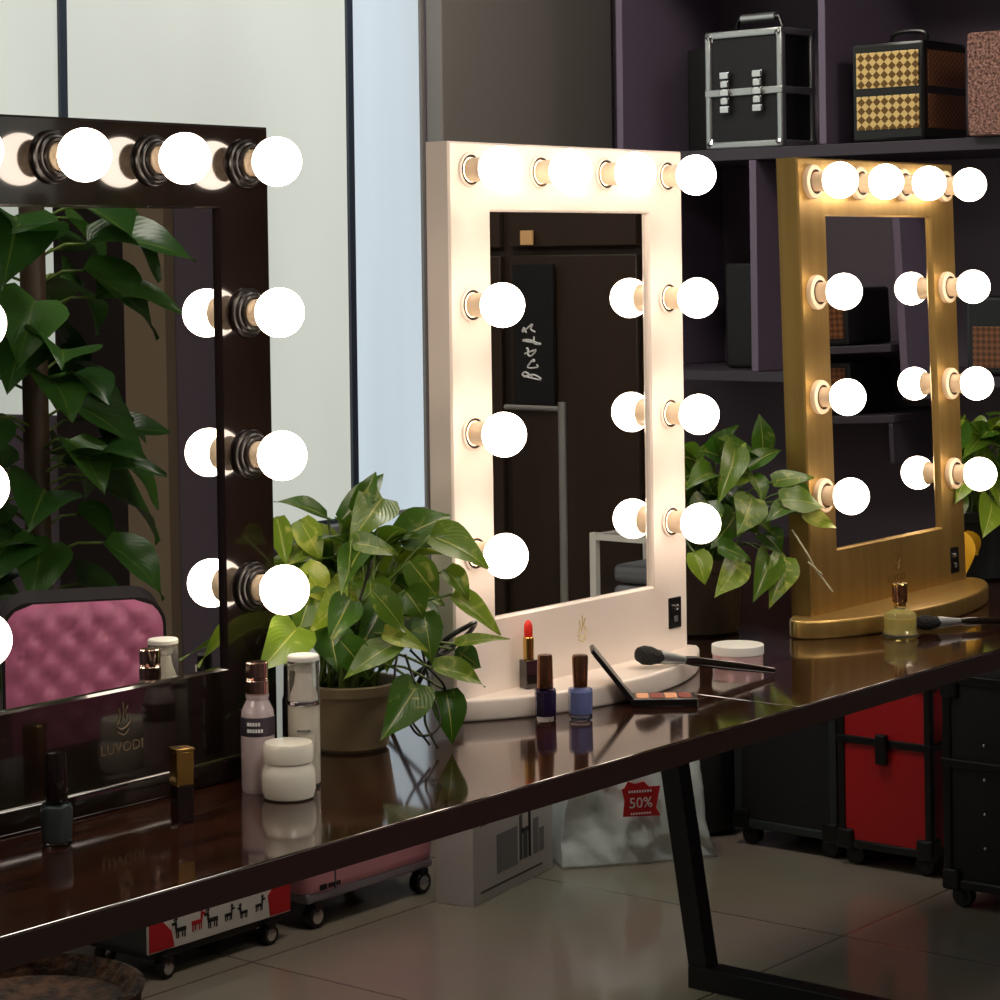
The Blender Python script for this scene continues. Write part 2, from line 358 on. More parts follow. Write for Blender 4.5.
def make_bulb(style):
    RG, DG = .0272, .0495
    T = bezT((0, 0, 0), (R(90), 0, 0))   # +z of profile points to -y
    prof = []
    for k in range(25):
        a = -math.asin(.0195/RG); th = PI-abs(a) - k*(PI-abs(a))/24
        prof.append((RG*math.sin(th), DG+RG*math.cos(th)))
    g = MB().m('bulb').lathe(prof, 40, T, caps=False).build('light_bulb', angle=60)
    c = MB().m('collar').lathe([(.0145, .004), (.0148, .016), (.0155, .021), (.0175, .027), (.0195, .0306)], 32, T, caps=False).build('bulb_collar', g)
    s = MB()
    if style == 'black':
        s.m('socket_black').lathe([(.027, 0), (.0275, .004), (.0265, .0055), (.024, .006), (.0235, .009), (.0225, .010), (.0205, .0105), (.0203, .013), (.019, .0145), (.0165, .0145), (.016, .006)], 40, T, caps=False)
    elif style == 'white':
        s.m('white_paint').lathe([(.021, 0), (.021, .003), (.0195, .004), (.0185, .004)], 40, T, caps=False).m('dark_gap').lathe([(.0185, .004), (.0160, .0045), (.0152, .0035)], 40, T, caps=False)
    else:
        s.m('collar').lathe([(.0255, 0), (.026, .004), (.025, .008), (.0225, .0095), (.0185, .0095)], 40, T, caps=False).m('dark_gap').lathe([(.0185, .0095), (.0165, .010), (.0152, .009)], 40, T, caps=False)
    s.build('bulb_socket', g)
    return g
def emblem(mb, s, y):
    for k, (x, z0, z1, b) in enumerate([(-.006, .0, .016, .004), (.0, .002, .022, .003), (.007, .004, .018, -.002)]):
        mb.tube([(x*s, y, z0*s), ((x+b)*s, y, (z0+z1)/2*s), (x*s+.002*s, y, z1*s)], .0008*s, 5)
    mb.tube(spline([(-.008*s, y, -.002*s), (0, y, -.006*s), (.01*s, y, -.001*s), (.012*s, y, .006*s)], 4), .0009*s, 5)
    mb.tube(spline([(-.006*s, y, -.008*s), (.003*s, y, -.012*s), (.010*s, y, -.007*s)], 4), .0007*s, 5)
def vanity_mirror(style, paint, label, x, y, yaw, lean, a, b, bx, logo_mat, logo_txt, swx, swz, lx, lz, ht=.705, q=.5, bb=.10):
    t = thing('vanity_mirror', label, 'mirror', (x, y, .75), yaw)
    rot = (-lean, 0, 0)
    def put(o):
        o.rotation_euler = rot; o.location = (0, 0, BT); return o
    f = MB().m(paint); ring(f, .2475, 0, ht-BT, .168, .119-BT, .620-BT, .036); put(f.build('frame', t))
    put(MB().m('mirror').box(-.168, .168, .0065, .0085, .119-BT, .620-BT).build('mirror_glass', t))
    pts = []
    for k in range(49):
        an = PI+PI*k/48; tt = math.cos(an); pts.append((bx+a*tt, -b*max(0, 1-tt*tt)**q))
    for k in range(1, 24):
        an = PI*k/24; pts.append((bx+a*math.cos(an), bb*math.sin(an)))
    MB().m(paint).poly(pts, BT, bev=.004).build('base', t)
    proto = make_bulb(style); first = True
    posn = [(-.209+.418*i/3, ROWS[0]) for i in range(4)]+[(sx*.209, r) for r in ROWS[1:] for sx in (-1, 1)]
    for px, h in posn:
        if first: o = proto; first = False
        else: o = copy_tree(proto)
        o.parent = t; hh = h-BT
        o.location = (px, math.sin(lean)*hh, BT+math.cos(lean)*hh); o.rotation_euler = rot
    sw = MB().m('black_plastic').box(-.0145, .0145, -.002, .001, -.021, .021, bev=.0015)
    so = sw.build('power_switch', t); so.location = (swx, math.sin(lean)*swz, swz); so.rotation_euler = rot
    kb = MB().m('chrome').lathe([(.0035, 0), (.0035, .003), (.002, .004), (0, .004)], 16, bezT((0, -.002, .008), (R(90), 0, 0))).build('switch_knob', so)
    MB().m('ink_grey').box(-.004, .004, -.0035, -.0015, -.012, -.004, bev=.0008).build('switch_rocker', so)
    lg = MB().m(logo_mat); emblem(lg, 1.0, -.0006)
    lo = lg.build('emblem', t); lo.location = (lx, math.sin(lean)*lz, lz); lo.rotation_euler = rot
    if logo_txt:
        tx = text('lettering', logo_txt, .0145, logo_mat, t, (lx, math.sin(lean)*(lz-.025)-.0005, lz-.025), (R(90)-lean, 0, 0)); tx.scale = (1.15, 1, 1)
    return t
M['logo_black'] = mat('emblem_dim_gold', srgb(120, 104, 78), .4, metal=.4)
M['logo_white'] = mat('emblem_pale_gold', srgb(222, 200, 140), .4, metal=.3)
M['logo_gold'] = mat('emblem_dark_gold', srgb(112, 82, 34), .4, metal=.4)
vanity_mirror('black', 'black_gloss', 'glossy black vanity mirror with round bulbs in black ribbed sockets', 1.681, 1.879, .012, .006, .262, .020, 0, 'logo_black', 'LUVODI', .2, .05, .012, .083, .712, .25, .05)
vanity_mirror('white', 'white_paint', 'white vanity mirror with lit bulbs, standing between the black and gold mirrors', 2.4665, 1.867, 0, 0, .252, .084, .018, 'logo_white', None, .216, .078, .005, .078, .705, .85)
vanity_mirror('gold', 'gold_paint', 'gold vanity mirror with white bulb sockets and rounded foot', 3.293, 1.876, .018, .024, .285, .10, -.012, 'logo_gold', 'LUVODI', .207, .062, .012, .080, .707, .6, .06)

# ------------------------------------------------------------------ table
t = thing('vanity_table', 'long dark polished table with black steel legs, carrying the mirrors', 'table', (2.3, 1.589, 0))
for x0, x1 in ((-1.9, .2485), (.2500, 1.85)):
    MB().m('table').box(x0, x1, 0, .98, .7215, .75, bev=.0015).build('table_board', t)
MB().m('edge_band').box(-1.9, 1.85, -.0012, -.0001, .722, .7485).build('edge_band', t)
MB().m('chrome').box(.2484, .2501, .001, .979, .730, .7495).build('seam_strip', t)
for xx in (-1.5, 1.275):
    l = MB().m('steel_black')
    for ya, yb in (((.955, .715), (.845, .03)), ((.06, .715), (.13, .03))):
        T = None
        tb = bmesh.new(); vs = []
        for (yy, z) in (ya, yb):
            for dx, dy in ((-.018, -.02), (.018, -.02), (.018, .02), (-.018, .02)): vs.append(tb.verts.new((xx+dx, yy+dy, z)))
        for k in range(4): tb.faces.new((vs[k], vs[(k+1) % 4], vs[4+(k+1) % 4], vs[4+k]))
        tb.faces.new(vs[:4]); tb.faces.new(vs[4:][::-1]); l._merge(tb)
    l.box(xx-.023, xx+.023, .11, .865, 0, .04, bev=.002)
    l.box(xx-.023, xx+.023, .03, .975, .697, .721, bev=.002)
    l.build('leg_frame', t)

# ------------------------------------------------------------------ leaves
def add_leaf(mb, base, tip, width, nrm, rng, curl=.25, fold=.25, yel=0.0, tint=None):
    base = Vector(base); tip = Vector(tip); d = tip-base; L = d.length; d.normalize()
    n = Vector(nrm); n = (n-d*n.dot(d)).normalized(); s = d.cross(n)
    tv = rng.random() if tint is None else tint
    colr = (tv, yel, rng.random(), 1)
    NU, NV = 10, 6
    uvl = mb.bm.loops.layers.uv.verify(); cl = mb.bm.loops.layers.color.get('tint') or mb.bm.loops.layers.color.new('tint')
    prof = [.0, .62, .90, 1.0, .97, .88, .74, .57, .38, .18, .0]
    grid = []; wav = rng.uniform(0, 6)
    for i in range(NU+1):
        u = i/NU; w = prof[i]*width/2; row = []
        for j in range(NV+1):
            v = (j/NV)*2-1
            back = -.16*L*(abs(v)**1.5)*max(0, 1-u*3.2)*(1 if i else 0)   # heart lobes
            a = u*L+back
            zoff = curl*L*(.25*math.sin(u*PI)-u*u*.35) + fold*abs(v)*w*1.2 + .05*width*math.sin(wav+u*7)*v
            p = base+d*a+s*(v*w)+n*zoff
            row.append((mb.bm.verts.new(p), (u, v)))
        grid.append(row)
    for i in range(NU):
        for j in range(NV):
            q = [grid[i][j], grid[i+1][j], grid[i+1][j+1], grid[i][j+1]]
            try: f = mb.bm.faces.new([a[0] for a in q])
            except ValueError: continue
            f.smooth = True; f.material_index = mb.cur
            for lp, a in zip(f.loops, q): lp[uvl].uv = a[1]; lp[cl] = colr
    return base
HERO = {}
#HERO_BEGIN
HERO['p1'] = [((2.053, 1.9, 1.008), (2.172, 1.93, 1.06), 0.0302, (-0.62, -0.72, 0.3), 0, 0.1),
 ((2.044, 1.91, 1.013), (1.949, 1.9, 1.044), 0.0302, (-0.5, -0.6, 0.75), 0, 0.2),
 ((1.959, 1.91, 1.022), (1.964, 1.9, 0.966), 0.0272, (-0.62, -0.72, 0.3), 0.1, 0.7),
 ((2.094, 1.87, 1.034), (1.986, 1.82, 0.999), 0.0537, (-0.62, -0.72, 0.3), 0.1, 0.6),
 ((2.109, 1.86, 0.986), (2.186, 1.84, 1.009), 0.0515, (-0.62, -0.72, 0.3), 0.05, 0.35),
 ((2.132, 1.83, 0.989), (2.183, 1.78, 0.951), 0.0515, (-0.5, -0.6, 0.75), 0.12, 0.6),
 ((2.039, 1.9, 0.97), (1.961, 1.895, 0.973), 0.0301, (-0.5, -0.6, 0.75), 0.15, 0.6),
 ((2.06, 1.87, 0.944), (1.94, 1.84, 0.903), 0.0509, (-0.62, -0.72, 0.3), 0.38, 0.95),
 ((1.978, 1.89, 0.966), (2.001, 1.87, 0.921), 0.0386, (-0.62, -0.72, 0.3), 0.45, 1.0),
 ((1.939, 1.86, 0.903), (1.856, 1.835, 0.872), 0.0558, (-0.62, -0.72, 0.3), 0.2, 0.7),
 ((1.964, 1.8, 0.999), (2.022, 1.78, 0.983), 0.0332, (-0.5, -0.6, 0.75), 0.2, 0.5),
 ((1.985, 1.79, 0.945), (2.022, 1.77, 0.893), 0.0378, (-0.2, -0.9, 0.4), 0.1, 0.5),
 ((2.001, 1.79, 0.894), (2.046, 1.76, 0.873), 0.029, (-0.5, -0.6, 0.75), 0.4, 0.9),
 ((2.096, 1.81, 0.905), (2.086, 1.79, 0.849), 0.0369, (-0.62, -0.72, 0.3), 0.05, 0.3),
 ((2.024, 1.79, 0.88), (1.907, 1.76, 0.864), 0.036, (-0.5, -0.6, 0.75), 0.1, 0.5),
 ((1.98, 1.85, 0.898), (1.96, 1.82, 0.855), 0.0495, (-0.62, -0.72, 0.3), 0, 0.1),
 ((2.061, 1.79, 0.829), (1.967, 1.76, 0.787), 0.0523, (-0.62, -0.72, 0.3), 0, 0.25),
 ((2.11, 1.79, 0.815), (2.098, 1.77, 0.758), 0.0415, (-0.62, -0.72, 0.3), 0, 0.05),
 ((2.086, 1.79, 0.844), (2.152, 1.76, 0.82), 0.0321, (-0.5, -0.6, 0.75), 0.25, 0.7),
 ((2.127, 1.79, 0.866), (2.194, 1.76, 0.868), 0.0162, (-0.5, -0.6, 0.75), 0.35, 0.8),
 ((2.147, 1.81, 0.92), (2.189, 1.77, 0.871), 0.0328, (-0.5, -0.6, 0.75), 0.35, 0.8),
 ((2.075, 1.82, 0.932), (2.085, 1.8, 0.901), 0.046, (-0.62, -0.72, 0.3), 0.05, 0.4),
 ((2.031, 1.86, 1.024), (2.076, 1.86, 1.068), 0.0275, (-0.2, -0.9, 0.4), 0, 0.3),
 ((2.084, 1.82, 0.964), (2.113, 1.8, 0.918), 0.0415, (-0.62, -0.72, 0.3), 0.1, 0.5),
 ((1.986, 1.9, 1.017), (2.001, 1.88, 0.968), 0.0342, (-0.62, -0.72, 0.3), 0.2, 0.8),
 ((1.992, 1.83, 0.93), (1.937, 1.81, 0.894), 0.0405, (-0.62, -0.72, 0.3), 0.05, 0.2),
 ((2.052, 1.83, 0.923), (1.975, 1.8, 0.879), 0.0458, (-0.62, -0.72, 0.3), 0, 0.15),
 ((2.139, 1.8, 0.857), (2.176, 1.79, 0.831), 0.0279, (-0.62, -0.72, 0.3), 0, 0.0),
 ((2.03, 1.84, 0.987), (1.965, 1.82, 0.945), 0.0387, (-0.8, -0.3, 0.5), 0.05, 0.3),
 ((2.147, 1.82, 0.948), (2.156, 1.79, 0.914), 0.0305, (-0.5, -0.6, 0.75), 0.2, 0.6),
 ((1.994, 1.89, 0.936), (1.956, 1.88, 0.885), 0.0388, (-0.62, -0.72, 0.3), 0.15, 0.5),
 ((1.953, 1.81, 0.892), (1.983, 1.79, 0.845), 0.0376, (-0.62, -0.72, 0.3), 0, 0.2)]
HERO['p2'] = [((2.933, 1.93, 1.033), (2.819, 1.88, 0.969), 0.0437, (-0.62, -0.72, 0.3), 0.1, 0.55),
 ((3.039, 1.95, 1.018), (3.032, 1.95, 1.075), 0.0389, (-0.62, -0.72, 0.3), 0, 0.3),
 ((3.017, 1.95, 1.015), (2.894, 1.93, 1.052), 0.0447, (-0.5, -0.6, 0.75), 0, 0.3),
 ((2.93, 1.9, 0.961), (2.851, 1.87, 0.921), 0.055, (-0.62, -0.72, 0.3), 0.3, 0.5),
 ((2.977, 1.93, 0.991), (2.962, 1.9, 0.949), 0.0353, (-0.2, -0.9, 0.4), 0.1, 0.4),
 ((2.984, 1.9, 0.98), (3.038, 1.86, 0.986), 0.0322, (-0.5, -0.6, 0.75), 0.15, 0.5),
 ((2.973, 1.88, 0.955), (3.041, 1.84, 0.943), 0.0495, (-0.5, -0.6, 0.75), 0.05, 0.6),
 ((3.001, 1.86, 0.936), (3.052, 1.83, 0.91), 0.0263, (-0.62, -0.72, 0.3), 0.5, 0.9),
 ((3.006, 1.88, 0.945), (2.909, 1.86, 0.936), 0.0352, (-0.5, -0.6, 0.75), 0, 0.2),
 ((2.84, 1.9, 0.9), (2.881, 1.87, 0.878), 0.0369, (-0.5, -0.6, 0.75), 0.1, 0.3),
 ((2.78, 1.9, 0.898), (2.779, 1.88, 0.854), 0.0392, (-0.62, -0.72, 0.3), 0.3, 0.8),
 ((2.896, 1.9, 0.872), (2.791, 1.87, 0.838), 0.046, (-0.62, -0.72, 0.3), 0.35, 0.8),
 ((2.976, 1.9, 0.872), (2.891, 1.87, 0.823), 0.0497, (-0.62, -0.72, 0.3), 0.05, 0.5),
 ((3.001, 1.89, 0.87), (2.917, 1.86, 0.812), 0.0499, (-0.62, -0.72, 0.3), 0.3, 0.7),
 ((2.877, 1.93, 0.998), (2.782, 1.91, 0.993), 0.0431, (-0.5, -0.6, 0.75), 0.05, 0.4),
 ((2.958, 1.93, 0.998), (3.05, 1.92, 1.027), 0.0293, (-0.5, -0.6, 0.75), 0, 0.2),
 ((2.994, 1.92, 0.9), (2.977, 1.88, 0.879), 0.0442, (-0.62, -0.72, 0.3), 0, 0.1),
 ((2.853, 1.93, 0.963), (2.795, 1.9, 0.913), 0.0515, (-0.62, -0.72, 0.3), 0.05, 0.3),
 ((2.93, 1.93, 0.934), (2.832, 1.9, 0.903), 0.0495, (-0.62, -0.72, 0.3), 0, 0.2),
 ((3.033, 1.9, 0.964), (3.029, 1.86, 0.951), 0.0355, (-0.5, -0.6, 0.75), 0, 0.3)]
HERO['p3'] = [((3.648, 1.95, 1.029), (3.545, 1.92, 0.97), 0.0576, (-0.62, -0.72, 0.3), 0, 0.2),
 ((3.743, 1.94, 1.006), (3.577, 1.9, 0.977), 0.0516, (-0.5, -0.6, 0.75), 0.1, 0.5),
 ((3.67, 1.9, 0.894), (3.586, 1.87, 0.845), 0.0574, (-0.62, -0.72, 0.3), 0.25, 0.8),
 ((3.576, 1.9, 0.952), (3.494, 1.87, 0.911), 0.0497, (-0.62, -0.72, 0.3), 0.25, 0.6),
 ((3.561, 1.92, 0.919), (3.529, 1.9, 0.857), 0.0563, (-0.62, -0.72, 0.3), 0.1, 0.4),
 ((3.65, 1.92, 0.971), (3.7, 1.9, 0.942), 0.0573, (-0.5, -0.6, 0.75), 0.2, 0.6),
 ((3.6, 1.95, 0.948), (3.526, 1.92, 0.905), 0.0503, (-0.62, -0.72, 0.3), 0, 0.2)]
HERO['v1'] = [[(2.088, 1.84, 0.872), (2.033, 1.8, 0.837), (2.043, 1.79, 0.797), (2.057, 1.77, 0.763)], [(2.112, 1.83, 0.869), (2.093, 1.8, 0.817), (2.072, 1.79, 0.787), (2.071, 1.77, 0.757)], [(2.094, 1.83, 0.86), (2.1, 1.79, 0.828), (2.11, 1.79, 0.813)], [(2.026, 1.79, 0.817), (2.037, 1.77, 0.778), (2.075, 1.77, 0.783), (2.085, 1.79, 0.819)], [(2.074, 1.82, 0.858), (2.056, 1.79, 0.83)], [(1.998, 1.82, 0.93), (2.019, 1.82, 0.973)], [(2.1, 1.82, 0.872), (2.112, 1.8, 0.855), (2.127, 1.79, 0.862)]]
HERO['v2'] = [[(2.989, 1.87, 0.911), (3.0, 1.85, 0.874), (3.019, 1.85, 0.853), (3.035, 1.83, 0.818)], [(3.0, 1.85, 0.864), (3.022, 1.84, 0.844)]]
#HERO_END
def pothos(name_label, loc, pot, hero, fill, seed, leafm='leaf', ok=lambda b, t: True):
    """pot=(material, r_bottom, r_top, height); fill=(n, centre, radii, size)"""
    rng = random.Random(seed)
    t = thing('potted_pothos', name_label, 'plant', loc)
    pm, rb, rt, ph = pot
    p = MB().m(pm).lathe([(rb*.9, 0), (rb, .004), (rt*.95, ph*.82), (rt*1.06, ph*.84), (rt*1.08, ph*.98), (rt*1.03, ph), (rt*.95, ph*.99), (rt*.93, ph*.8)], 40, caps=False)
    p.lathe([(0, .001), (rb*.9, 0)], 40, caps=False)
    p.build('pot', t)
    MB().m('soil').lathe([(0, ph*.86), (rt*.6, ph*.87), (rt*.93, ph*.84)], 24, caps=False).build('soil', t)
    f = MB().m(leafm); f.recalc = False; st = MB().m('stem')
    org = Vector((0, 0, ph*.86)); L = Vector(loc)
    def stem(b):
        b = Vector(b); o = org+Vector((rng.uniform(-.5, .5)*rt, rng.uniform(-.5, .5)*rt, 0))
        mid = (o+b)/2+Vector((0, 0, .025+.2*abs(b.z-o.z)*.3))
        if b.z < o.z: mid = o+(b-o)*.45+Vector((0, 0, .03))
        st.tube(spline([o, mid, b], 5), .0016, 5)
    for b, tp, w, n, y, ti in hero:
        b = Vector(b)-L; tp = Vector(tp)-L
        add_leaf(f, b, tp, w, n, rng, curl=rng.uniform(.1, .35), fold=rng.uniform(.1, .45), yel=y, tint=ti); stem(b)
    n, c, rad, size = fill
    c = Vector(c)
    for k in range(n):
        az = rng.uniform(0, 2*PI); el = rng.uniform(-.35, 1.0)
        dr = Vector((math.cos(az)*math.cos(el), math.sin(az)*math.cos(el), math.sin(el))); q = rng.uniform(.35, .95)
        b = c+Vector((dr.x*rad[0], dr.y*rad[1], dr.z*rad[2]))*q
        od = (dr+Vector((rng.uniform(-.5, .5), rng.uniform(-.5, .5), rng.uniform(-1.0, .1)))).normalized()
        s = size*rng.uniform(.7, 1.2); nr = Vector((rng.uniform(-.6, .2), rng.uniform(-.9, .1), rng.uniform(.3, 1)))
        if not ok(b+L, b+od*s+L): continue
        add_leaf(f, b, b+od*s, s*rng.uniform(.6, .8), nr, rng, curl=rng.uniform(.1, .5), fold=rng.uniform(.1, .5), yel=rng.choice([0, 0, .06, .14, .25])); stem(b)
    f.build('foliage', t, angle=180); st.build('stems', t, angle=180)
    return t
UPF = (-.5, -.6, .75)
FR = (-.62, -.72, .3)
p1 = pothos('bushy green pothos in a beige pot between the black and white mirrors', (2.045, 1.880, .75), ('terracotta', .044, .056, .078), HERO.get('p1', []), (95, (0.05, .015, .16), (.10, .045, .10), .062), 11, ok=lambda b, t: t.x > 1.945 and (max(t.x, b.x) < 2.195 or max(t.y, b.y) < 1.835))
vn = MB().m('stem_dark')
for pts in HERO.get('v1', []): vn.tube(spline([Vector(q)-Vector((2.045, 1.880, .75)) for q in pts], 6), .0016, 6)
vn.build('trailing_vine', p1, angle=180)
p2 = pothos('green pothos in a dark brown pot between the white and gold mirrors', (2.98, 2.03, .75), ('pot_dark', .060, .070, .115), HERO.get('p2', []), (80, (.01, -.04, .20), (.10, .06, .10), .066), 23, ok=lambda b, t: max(t.x, b.x) < 2.995 or max(t.y, b.y) < 1.84)
tw = MB().m('twig')
for pts in HERO.get('v2', []): tw.tube(spline([Vector(q)-Vector((2.98, 2.03, .75)) for q in pts], 6), .0014, 6)
tw.build('bare_twig', p2, angle=180)
p3 = pothos('pothos in a black pot right of the gold mirror, with one yellow leaf', (3.76, 1.97, .75), ('pot_black', .06, .075, .12), HERO.get('p3', []), (70, (-.02, -.02, .20), (.12, .08, .13), .07), 31, ok=lambda b, t: min(t.x, b.x) > 3.57)
yl = MB().m('yellow_leaf'); yl.recalc = False
rg = random.Random(3); LP = Vector((3.76, 1.97, .75))
YB1, YB2, YB3, YB4 = Vector((3.576, 1.92, .845)), Vector((3.56, 1.90, .765)), Vector((3.58, 1.91, .842)), Vector((3.625, 1.90, .805))
add_leaf(yl, YB1-LP, YB2-LP, .050, FR, rg, .1, .5); add_leaf(yl, YB3-LP, YB4-LP, .035, FR, rg, .2, .5)
yl.build('yellow_leaf', p3, angle=180)

# power cord arching beside the white mirror
c = MB().m('cord').tube(spline([(2.17, 1.93, .756), (2.13, 1.86, .80), (2.135, 1.82, .86), (2.165, 1.80, .882), (2.188, 1.81, .88), (2.205, 1.84, .86), (2.205, 1.90, .82), (2.195, 1.99, .757)], 8), .003, 8)
tag(c.build('power_cord', None), 'black cord arching up beside the left edge of the white mirror', 'cord')

# ------------------------------------------------------------------ cosmetics
def cyl(mb, r, z0, z1, seg=32, e=.0008, T=None):
    mb.lathe([(r-e, z0), (r, z0+e), (r, z1-e), (r-e, z1)], seg, T); return mb
# serum bottle
t = thing('serum_bottle', 'translucent bottle with dark label and pinkish metallic cap beside the cream jar', 'bottle', (1.819, 1.806, .75), R(-50))
MB().m('serum').lathe([(.0165, 0), (.018, .003), (.018, .078), (.017, .086), (.013, .094), (.0115, .097), (.0125, .100), (.0125, .103)], 36).build('body', t)
lb = MB().m('label_dark')
import math as _m
for k in range(18):
    pass
lb.lathe([(.0181, .060), (.0183, .0605), (.0183, .0795), (.0181, .080)], 36, caps=False); lb.build('label', t)
for z, w in ((.0735, 5), (.0665, 6)):
    lm = MB().m('ink_white')
    for k in range(w):
        a = -1.75+k*.16-.3; lm.box(-.0011, .0011, -.0006, .0006, -.0018, .0018, T=bezT((.0185*math.cos(a), .0185*math.sin(a), z), (0, 0, a+PI/2)))
    lm.build('label_print', t)
cp = MB().m('copper'); cyl(cp, .0122, .1035, .118); cyl(cp, .0115, .1185, .120); cyl(cp, .0118, .1205, .137); cp.build('cap', t)
# pump bottle
t = thing('pump_bottle', 'white pump bottle under a clear cap behind the cream jar', 'bottle', (1.864, 1.781, .75), R(-50))
MB().m('serum_clear').lathe([(.0165, 0), (.0172, .002), (.0172, .088), (.016, .090)], 36).build('body', t)
MB().m('cream_jar').lathe([(.0145, .004), (.015, .006), (.015, .086), (.0145, .087)], 36).build('inner_tube', t)
lm = MB().m('ink_grey')
for k in range(7):
    a = -1.9+k*.12; lm.box(-.0007, .0007, -.0003, .0003, -.0012, .0012, T=bezT((.0175*math.cos(a), .0175*math.sin(a), .062), (0, 0, a+PI/2)))
lm.build('label_print', t)
MB().m('chrome').lathe([(.0176, .088), (.0178, .0885), (.0178, .092), (.0176, .0925)], 36).build('ring', t)
MB().m('white_plastic').lathe([(.0125, .093), (.012, .099), (.0085, .110), (.007, .122), (.009, .125), (.009, .130), (.0085, .131)], 30).box(-.016, 0, -.004, .004, .124, .130, bev=.001).build('pump', t)
MB().m('serum_clear').lathe([(.0168, .0925), (.0170, .093), (.0170, .136), (.0160, .139), (0, .139)], 36, caps=False).build('clear_cap', t)
MB().m('white_plastic').lathe([(.0172, .135), (.0172, .139), (.016, .1405), (0, .1405)], 36, caps=False).build('cap_top', t)
# slim black tube behind
t = thing('cosmetic_tube', 'slim black tube with white marks between the serum and pump bottles', 'tube', (1.888, 1.822, .75), R(-50))
MB().m('black_plastic').lathe([(.010, 0), (.0105, .002), (.0105, .085), (.009, .090), (.0085, .122), (.007, .124)], 24).build('body', t)
lm = MB().m('ink_white')
for z, h, w in ((.100, .022, .006), (.060, .030, .0065), (.030, .02, .006)):
    lm.poly([(-w/2, -h/2), (w/2, -h/2), (w*.35, h/2), (-w*.1, h/2)], .0012, T=bezT((-.0005, -.0107 if z < .09 else -.0092, z), (R(90), 0, 0)))
lm.build('white_marks', t)
# cream jar
t = thing('cream_jar', 'white cream jar with wide round lid at the front of the table', 'jar', (1.8135, 1.756, .75))
MB().m('cream_jar').lathe([(.022, 0), (.026, .002), (.0285, .010), (.0285, .024), (.0275, .030), (.0255, .034), (.0245, .038)], 48).build('body', t)
MB().m('cream_jar').lathe([(.0245, .038), (.0262, .039), (.0265, .042), (.0265, .0555), (.0245, .0585), (.018, .059), (0, .0592)], 48, caps=False).build('lid', t)
# black nail polish
t = thing('nail_polish', 'grey nail polish bottle with tall black cap, before the black mirror', 'nail polish', (1.532, 1.795, .75))
MB().m('glass').lathe([(.0125, 0), (.0145, .002), (.0158, .034), (.0150, .040), (.008, .043), (.0075, .046)], 36).build('bottle', t)
MB().m('grey_p').lathe([(.0105, .004), (.0125, .006), (.0140, .033), (.0130, .038), (.006, .041)], 32).build('polish', t)
cp = MB().m('black_gloss').lathe([(.0105, .044), (.011, .046), (.0102, .088), (.0095, .090), (0, .0905)], 32, caps=False); cp.build('cap', t)
# gold capped lipstick
t = thing('lipstick_case', 'slim black lipstick case with gold cap beside the black mirror', 'lipstick', (1.672, 1.768, .75), R(-20))
MB().m('black_gloss').box(-.009, .009, -.009, .009, 0, .038, bev=.001).build('body', t)
MB().m('gold_cap').box(-.0095, .0095, -.0095, .0095, .038, .072, bev=.001).box(-.0102, .0102, -.0102, .0102, .072, .075, bev=.0006).build('cap', t)
# open lipstick on the white base
t = thing('open_lipstick', 'open red lipstick in a black case on the white mirror foot', 'lipstick', (2.343, 1.852, .777), R(-20))
t.scale = (1, 1, 1.12)
MB().m('black_gloss').box(-.0088, .0088, -.0088, .0088, 0, .032, bev=.001).build('case', t)
g = MB().m('gold_cap'); cyl(g, .0068, .032, .057); g.build('collar', t)
MB().m('red').lathe([(.0052, .057), (.0056, .058), (.0056, .066), (.005, .071), (.003, .0745), (0, .076)], 28, bezT((0, 0, 0), (0, 0, 0))).build('lipstick_bullet', t)
def polish(loc, pk, label, tall, br):
    t = thing('nail_polish', label, 'nail polish', loc, R(-40), 'nail polishes before the white mirror')
    MB().m('glass').lathe([(.0115, 0), (.0128*br, .002), (.0135*br, .036), (.0125*br, .039), (.007, .0405)], 8, bezT((0, 0, 0), (0, 0, R(22.5)))).build('bottle', t)
    MB().m(pk).lathe([(.010, .006), (.0118*br, .008), (.0124*br, .035), (.006, .0385)], 8, bezT((0, 0, 0), (0, 0, R(22.5)))).build('polish', t)
    MB().m('brown_cap').lathe([(.0085, .0405), (.0088, .042), (.0100, .076), (.0090, .079), (0, .0795)] if tall else [(.0098, .0405), (.0100, .042), (.0092, .077), (.0085, .080), (0, .0805)], 28, caps=False).build('cap', t)
polish((2.30, 1.793, .75), 'purple_p', 'dark purple nail polish with brown cap before the white mirror', False, 1.0)
polish((2.327, 1.764-.004, .75), 'blue_p', 'pale lilac-blue nail polish with brown tapered cap', True, 1.12)
# compact palette: local x to the right in view
t = thing('makeup_palette', 'open black makeup palette with powder pans and raised lid', 'makeup palette', (2.427, 1.757, .75), TH-PI/2)
MB().m('black_plastic').box(0, .084, 0, .047, 0, .010, bev=.002).build('tray', t)
for i in range(4):
    MB().m('powder' if i % 2 == 0 else 'powder2').box(.008+i*.0178, .0235+i*.0178, .007, .040, .0095, .0108, bev=.0005).build('powder_pan', t)
T = bezT((.002, 0, .008), (0, R(-128), 0))
lid = MB().m('black_plastic').box(0, .080, 0, .047, -.003, .003, bev=.0015, T=T); lo = lid.build('lid', t)
MB().m('mirror').box(.006, .074, .005, .042, .0029, .0036, T=T).build('lid_mirror', lo)
